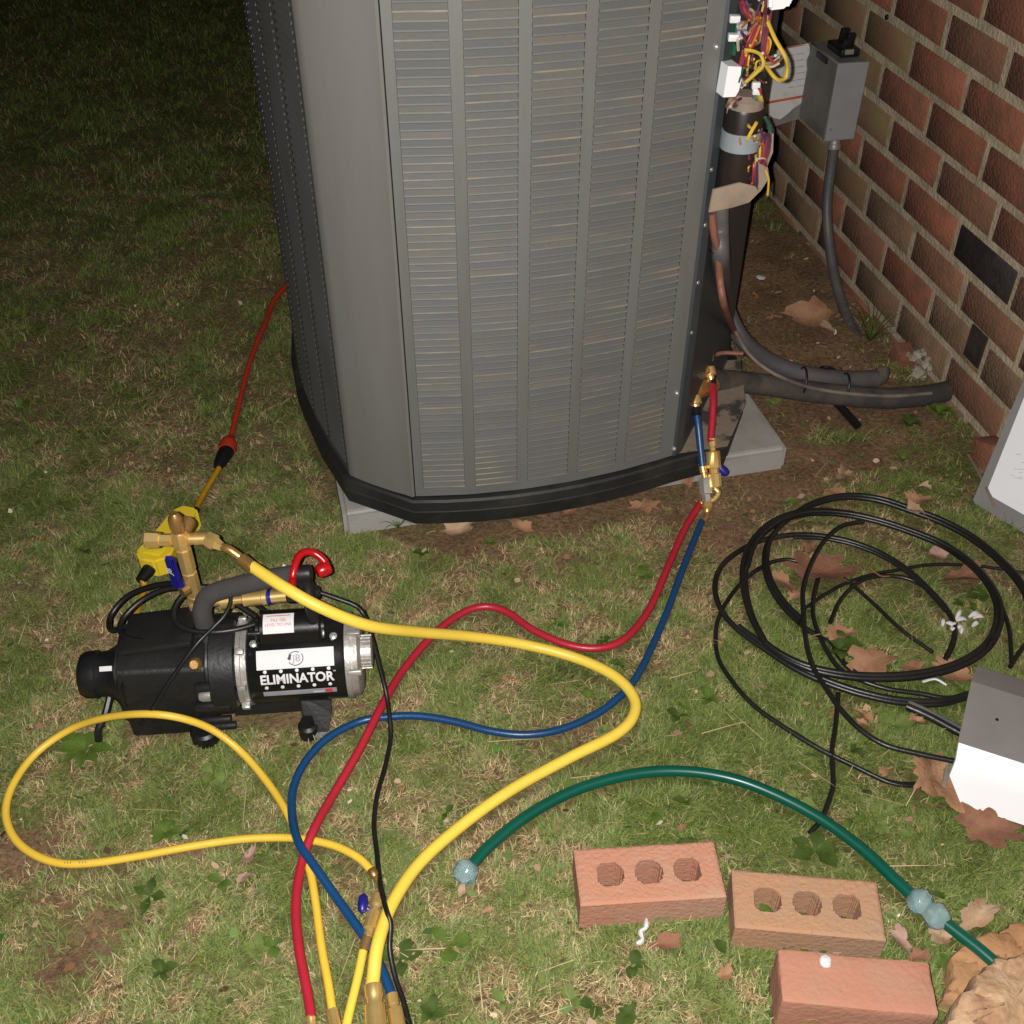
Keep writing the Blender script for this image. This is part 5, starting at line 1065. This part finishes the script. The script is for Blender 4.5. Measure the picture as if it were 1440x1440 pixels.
# ------------------------------------------------------------------ weeds
def weed(px, py, n, ln, wd, m, label, seed, kind='leaf', up=.25, name='weed', cat='weed'):
    p = at(px, py); r = random.Random(seed); t = thing(name, label, cat, p)
    for k in range(n):
        a = 2*math.pi*(k+r.uniform(-.3, .3))/n; L = ln*r.uniform(.65, 1.1); W_ = wd*r.uniform(.8, 1.15); bm = B(); st = []
        e0 = up*r.uniform(.6, 1.5); N = 7
        for i in range(N+1):
            s = i/N
            x = L*s; z = .004+L*(e0*math.sin(s*2.2)*.8) - (0 if kind == 'leaf' else 0)
            wv = W_*(math.sin(math.pi*min(1, s*1.02+.02))**.8 if kind == 'leaf' else (1-s)*.9+.1) * (1 if kind != 'leaf' else (.35+.65*s if s < .4 else 1))
            st.append([bm.verts.new((x, -wv, z+wv*.25)), bm.verts.new((x, 0, z)), bm.verts.new((x, wv, z+wv*.25))])
        for q, w_ in zip(st, st[1:]):
            bm.faces.new((q[0], q[1], w_[1], w_[0])); bm.faces.new((q[1], q[2], w_[2], w_[1]))
        bm.transform(Matrix.Rotation(a, 4, 'Z')); obj('leaf' if kind == 'leaf' else 'blade', bm, M[m], t, ang=70)
    return t
weed(120, 1055, 9, .045, .010, 'weedA', 'broad rosette weed inside the yellow loop, nearest the pump', 1)
weed(300, 1090, 3, .022, .009, 'weedC', 'pale two-leaf weed near the right end of the yellow loop', 2)
weed(235, 1172, 6, .026, .008, 'weedA', 'small leafy weed at the lower inside of the yellow loop', 3)
weed(362, 1335, 4, .022, .009, 'weedC', 'round pale green weed left of the red hose', 4)
weed(632, 1332, 3, .030, .010, 'weedA', 'green leafy weed right of the thick hose end', 5)
weed(562, 1352, 4, .030, .009, 'weedB', 'dark green weed beside the blue hose end', 6)
weed(212, 1262, 4, .030, .008, 'weedB', 'dark weed on the grass below the yellow loop', 7)
weed(1222, 482, 26, .085, .0018, 'weedB', 'dark grass tuft growing at the foot of the wall conduit', 8, 'blade', .85, 'grass_tuft', 'grass')
weed(1318, 585, 9, .030, .011, 'weedA', 'leafy weed at the wall foot where the pipe enters', 9, up=.6)
weed(1278, 600, 6, .028, .010, 'weedB', 'darker leafy weed left of the pipe entry weed', 10, up=.5)
weed(1145, 1200, 5, .034, .012, 'weedB', 'dark weed under the inside of the green hoop', 11)
weed(1118, 1140, 2, .030, .012, 'weedC', 'green leaf resting against the green hoop', 12, up=.6)
weed(1005, 1098, 3, .018, .008, 'weedC', 'tiny pale weed at the crest of the green hoop', 13, up=.6)
weed(1180, 915, 7, .034, .014, 'weedB', 'dark broad weed between loops at the coil bottom', 14, up=.4)
weed(1375, 840, 4, .024, .013, 'weedB', 'dark round weed inside the right of the coil', 15)
weed(1240, 1145, 3, .020, .010, 'weedC', 'pale oval weed leaf near the grey cover corner', 16)
weed(1255, 1022, 4, .030, .012, 'weedC', 'light green weed between the two lower cables', 17)
weed(1360, 975, 5, .028, .012, 'weedA', 'green weed leaf by the top edge of the lying cover', 18)
weed(560, 745, 9, .035, .002, 'weedA', 'little grass tuft against the pad corner', 19, 'blade', .8, 'grass_tuft', 'grass')
weed(1268, 650, 16, .05, .0018, 'weedA', 'grass tuft on the mossy strip beside the wall', 20, 'blade', .5, 'grass_tuft', 'grass')
weed(905, 812, 3, .022, .009, 'weedA', 'small weed between the red hose and the unit', 21)
weed(690, 765, 5, .02, .005, 'weedA', 'tiny weed just in front of the leaves by the base', 22)
weed(1087, 572, 4, .024, .007, 'weedC', 'small bright weed on the soil right of the pad', 23, up=.5)
weed(1085, 1275, 3, .024, .010, 'weedA', 'weed leaf seen inside the left hole of the brown brick', 24)

def weed_carpet():
    r = random.Random(91); bm = B(); mats = []
    spots = [(r.uniform(0, 1440), r.uniform(640, 1440)) for _ in range(50)]+[(r.uniform(780, 1440), r.uniform(820, 1440)) for _ in range(65)]
    for px, py in spots:
        p = at(px, py)
        if p.x*WN.x+p.y*WN.y > WD-.03 or p.y > 1.9: continue
        if any((p.x-a)**2+(p.y-b)**2 < (c_+.018)**2 for a, b, c_ in MASK): continue
        if -.45 < p.x < .5 and p.y > 1.42: continue
        mi = r.randrange(3)
        for k in range(r.randint(2, 6)):
            a = r.uniform(0, 6.28); L = r.uniform(.008, .020); w_ = L*r.uniform(.22, .42); up_ = r.uniform(.05, .45); st = []
            for i in range(5):
                s_ = i/4; wv = w_*max(.05, math.sin(math.pi*min(1, s_*.95+.04)))**.8; x, z = L*s_, .006+L*up_*math.sin(s_*2.3)
                st.append([bm.verts.new((p.x+x*math.cos(a)-y*math.sin(a), p.y+x*math.sin(a)+y*math.cos(a), z+abs(y)*.3)) for y in (-wv, 0, wv)])
            for q, u in zip(st, st[1:]):
                for c_ in (0, 1): bm.faces.new((q[c_], q[c_+1], u[c_+1], u[c_])).material_index = mi
    obj('small_weeds', bm, [M['weedA'], M['weedB'], M['weedC']], None, kind='stuff', ang=70)
weed_carpet()

# ------------------------------------------------------------------ lawn, clippings and litter
MX0, MX1, MY0, MY1, MR = -1.8, 1.4, .3, 3.2, .004
mask = np.zeros((int((MY1-MY0)/MR), int((MX1-MX0)/MR)), bool)
def fillmask():
    ny, nx = mask.shape
    for x, y, r in MASK:
        i0, i1 = int((x-r-MX0)/MR), int((x+r-MX0)/MR)+2; j0, j1 = int((y-r-MY0)/MR), int((y+r-MY0)/MR)+2
        if i1 < 0 or j1 < 0 or i0 >= nx or j0 >= ny: continue
        i0, j0 = max(i0, 0), max(j0, 0); gx = MX0+(np.arange(i0, min(i1, nx))+.5)*MR; gy = MY0+(np.arange(j0, min(j1, ny))+.5)*MR
        mask[j0:j0+len(gy), i0:i0+len(gx)] |= (gx[None]-x)**2+(gy[:, None]-y)**2 < r*r
    gx = MX0+(np.arange(nx)+.5)*MR; gy = MY0+(np.arange(ny)+.5)*MR; XX, YY = np.meshgrid(gx, gy)
    for P in POLY:
        ins = np.zeros_like(mask); n = len(P)
        for k in range(n):
            a, b = P[k], P[(k+1) % n]
            if a.y == b.y: continue
            c_ = ((a.y > YY) != (b.y > YY)) & (XX < (b.x-a.x)*(YY-a.y)/(b.y-a.y)+a.x); ins ^= c_
        mask[ins] = True
fillmask()
def blocked(x, y):
    i = ((x-MX0)/MR).astype(int); j = ((y-MY0)/MR).astype(int); ok = (i >= 0) & (j >= 0) & (i < mask.shape[1]) & (j < mask.shape[0])
    o = np.zeros(len(x), bool); o[ok] = mask[j[ok], i[ok]]; return o | (x*WN.x+y*WN.y > WD-.004)
def sample(n, reg):
    x = rng.uniform(reg[0], reg[1], n); y = rng.uniform(reg[2], reg[3], n); return x, y
def blades(name, x, y, L, Wd, lean, col, mm, yaw=None, bend=.35, z0=None):
    n = len(x); yaw = rng.uniform(0, 2*np.pi, n) if yaw is None else yaw
    z = (hgt(x, y)-.003) if z0 is None else z0
    dx, dy = np.cos(yaw), np.sin(yaw); px, py = -dy, dx; ch, cv = np.sin(lean), np.cos(lean); l2 = lean+bend*rng.uniform(0, 1.4, n)
    mx, my, mz = x+dx*ch*L*.55, y+dy*ch*L*.55, z+cv*L*.55
    tx, ty, tz = mx+dx*np.sin(l2)*L*.45, my+dy*np.sin(l2)*L*.45, mz+np.cos(l2)*L*.45
    hz = hgt(tx, ty)+.0005; tz = np.maximum(tz, hz); mz = np.maximum(mz, hz)
    v = np.empty((n, 5, 3))
    v[:, 0] = np.stack([x+px*Wd/2, y+py*Wd/2, z], 1); v[:, 1] = np.stack([x-px*Wd/2, y-py*Wd/2, z], 1)
    v[:, 2] = np.stack([mx-px*Wd*.42, my-py*Wd*.42, mz], 1); v[:, 3] = np.stack([mx+px*Wd*.42, my+py*Wd*.42, mz], 1); v[:, 4] = np.stack([tx, ty, tz], 1)
    b = (np.arange(n)*5)[:, None]; loops = np.concatenate([b+[0, 1, 2, 3], b+[3, 2, 4]], 1).ravel()
    ls = np.stack([np.arange(n)*7, np.arange(n)*7+4], 1).ravel()
    me = bpy.data.meshes.new(name); me.vertices.add(n*5); me.vertices.foreach_set('co', v.ravel()); me.loops.add(len(loops)); me.loops.foreach_set('vertex_index', loops.astype(np.int32))
    me.polygons.add(2*n); me.polygons.foreach_set('loop_start', ls.astype(np.int32)); me.update()
    c4 = np.concatenate([col, np.ones((n, 1))], 1); a = me.color_attributes.new('Col', 'FLOAT_COLOR', 'POINT'); a.data.foreach_set('color', np.repeat(c4, 5, 0).astype(np.float32).ravel())
    me.materials.append(mm); o = bpy.data.objects.new(name, me); C.objects.link(o); o['kind'] = 'stuff'; return o
gm = attrmat('grass_blade', .6, 0, .3)
def lawn(n, reg, L0, L1, w0, w1, up=0.0, far=False):
    x, y = sample(n, reg)
    keep = ~blocked(x, y)
    if far: keep &= ~((x > -1.5) & (x < 1.0) & (y < reg[2])) 
    d = dirtmap(x, y); keep &= rng.uniform(0, 1, n) > d*1.05
    # only what the lens can see, with a margin
    dd = y*CT-(0-H)*ST; u = y*ST+(0-H)*CT; keep &= (np.abs(F*x/dd) < 900) & (np.abs(F*u/dd) < 900)
    x, y = x[keep], y[keep]; n = len(x); m = mossmap(x, y); f = fbm(x, y, 8, 41); q = rng.uniform(0, 1, n)
    # thatch, olive turf and vivid tufts alternate every few centimetres
    t_ = np.clip(.52+2.6*(.5*fbm(x, y, 15, 41)+.5*fbm(x, y, 42, 47)-.5)+.25*m+rng.normal(0, .07, n)+up, 0, 1)
    kp = rng.uniform(0, 1, n) < .45+.75*t_
    x, y, m, f, q, t_ = [v_[kp] for v_ in (x, y, m, f, q, t_)]; n = len(x)
    thatch = np.array([[.20, .135, .070], [.155, .095, .052], [.30, .22, .12], [.11, .080, .035]]); olive = np.array([[.100, .116, .036], [.130, .132, .050], [.074, .096, .026], [.19, .17, .08]]); vivid = np.array([[.068, .092, .019], [.046, .070, .015], [.088, .108, .028], [.085, .095, .024]])
    r4 = rng.integers(0, 4, n); pk = np.where((t_ < .34)[:, None], thatch[r4], np.where((t_ < .60)[:, None], olive[r4], vivid[r4]))
    col = pk*1.75*rng.uniform(.62, 1.38, (n, 1)); L = rng.uniform(L0, L1, n)*(.75+.6*t_)*(1-.2*m); lean = np.radians(np.clip(rng.normal(76-18*t_, 13, n), 15, 89))
    # blades lie in local swirls, as mown grass does
    yaw = 2*np.pi*fbm(x, y, 9, 61)*2+rng.normal(0, 1.3, n)
    return x, y, L, rng.uniform(w0, w1, n), lean, col, yaw
def add(name, a): x, y, L, W_, le, c_, yw = a; blades(name, x, y, L, W_, le, c_, gm, yw)
cat_ = lambda A, Bq: tuple(np.concatenate([p, q]) for p, q in zip(A, Bq))
near = lawn(620000, (-1.25, 1.2, .50, 1.65), .008, .023, .0007, .0016)
mid = lawn(260000, (-1.9, 1.1, 1.65, 2.9), .010, .026, .0010, .0022)
far = lawn(420000, (-4.5, .6, 2.9, 6.5), .014, .034, .0016, .0034, up=.14)
farr = lawn(120000, (-6, .4, 6.5, 11), .022, .045, .003, .006, up=.14)
add('grass', cat_(cat_(near, mid), cat_(far, farr)))
# dry clippings lying on top
n = 9000; x, y = sample(n, (-1.3, 1.1, .5, 2.6)); k = ~blocked(x, y); x, y = x[k], y[k]; n = len(x)
col = np.array([.40, .31, .17])*rng.uniform(.55, 1.25, (n, 1)); blades('dry_clippings', x, y, rng.uniform(.005, .022, n), rng.uniform(.0006, .0013, n), np.radians(rng.uniform(78, 90, n)), col, gm, None, .05, hgt(x, y)+rng.uniform(.006, .014, n))
# longer straws
n = 160; x, y = sample(n, (-1.2, 1.0, .55, 2.3)); k = ~blocked(x, y); x, y = x[k], y[k]; n = len(x)
col = np.array([.46, .36, .2])*rng.uniform(.7, 1.2, (n, 1)); blades('straw', x, y, rng.uniform(.04, .09, n), rng.uniform(.0009, .0016, n), np.radians(rng.uniform(84, 90, n)), col, gm, None, .04, hgt(x, y)+rng.uniform(.010, .016, n))
# leaf crumbs and soil crumbs
def flakes(name, n, reg, s0, s1, pal, seed, dirtw=0.0, z=(.004, .011), mm=None):
    x, y = sample(n, reg); k = ~blocked(x, y)
    if dirtw: k &= rng.uniform(0, 1, n) < dirtmap(x, y)*dirtw+.05
    x, y = x[k], y[k]; n = len(x); c_ = np.stack([x, y, hgt(x, y)+rng.uniform(*z, n)], 1); s = rng.uniform(s0, s1, n); a = rng.uniform(0, 6.28, n); K = 6
    v = np.empty((n, K, 3))
    tx, ty = rng.normal(0, .35, n), rng.normal(0, .35, n)
    for i in range(K):
        an = a+2*np.pi*i/K; rr_ = s*rng.uniform(.55, 1.1, n)*(1 if i % 3 else 1.4); v[:, i, 0] = c_[:, 0]+np.cos(an)*rr_; v[:, i, 1] = c_[:, 1]+np.sin(an)*rr_*.75; v[:, i, 2] = c_[:, 2]+np.cos(an)*rr_*tx+np.sin(an)*rr_*ty
    me = bpy.data.meshes.new(name); me.vertices.add(n*K); me.vertices.foreach_set('co', v.ravel()); me.loops.add(n*K); me.loops.foreach_set('vertex_index', np.arange(n*K, dtype=np.int32)); me.polygons.add(n); me.polygons.foreach_set('loop_start', (np.arange(n)*K).astype(np.int32)); me.update()
    pal = np.array(pal); col = pal[rng.integers(0, len(pal), n)]*rng.uniform(.7, 1.3, (n, 1)); at_ = me.color_attributes.new('Col', 'FLOAT_COLOR', 'POINT'); at_.data.foreach_set('color', np.repeat(np.concatenate([col, np.ones((n, 1))], 1), K, 0).astype(np.float32).ravel())
    me.materials.append(mm or gm); o = bpy.data.objects.new(name, me); C.objects.link(o); o['kind'] = 'stuff'
flakes('leaf_litter', 4200, (-1.2, 1.2, .5, 2.6), .002, .0075, [[.26, .13, .065], [.17, .075, .04], [.36, .24, .14], [.12, .06, .035]], 1, .9)
flakes('leaf_crumbs', 500, (-1.1, 1.1, .5, 2.2), .002, .006, [[.26, .14, .08], [.40, .28, .17], [.30, .17, .12]], 2)
flakes('clover', 350, (-1.2, 1.1, .5, 1.9), .003, .008, [[.06, .13, .02], [.08, .15, .03], [.05, .10, .02], [.10, .15, .04]], 3, 0, (.006, .012))
flakes('pale_crumbs', 150, (-1.1, 1.1, .5, 2.4), .002, .005, [[.62, .55, .45], [.5, .42, .3]], 4)
ov = [(a_, b_) for a_, b_, r_ in MASK if r_ < .011]; ix = rng.integers(0, len(ov), 420); o_ = np.array(ov)[ix]; n = len(o_)
x, y = o_[:, 0]+rng.normal(0, .010, n), o_[:, 1]+rng.normal(0, .010, n); far_ = (y < 2.4); x, y = x[far_], y[far_]; n = len(x)
col = np.where((rng.uniform(0, 1, n) < .45)[:, None], np.array([.34, .27, .14]), np.array([.10, .13, .035]))*rng.uniform(.6, 1.3, (n, 1))
blades('grass_over_hoses', x, y, rng.uniform(.018, .040, n), rng.uniform(.0008, .0016, n), np.radians(rng.uniform(35, 70, n)), col, gm, None, .9)
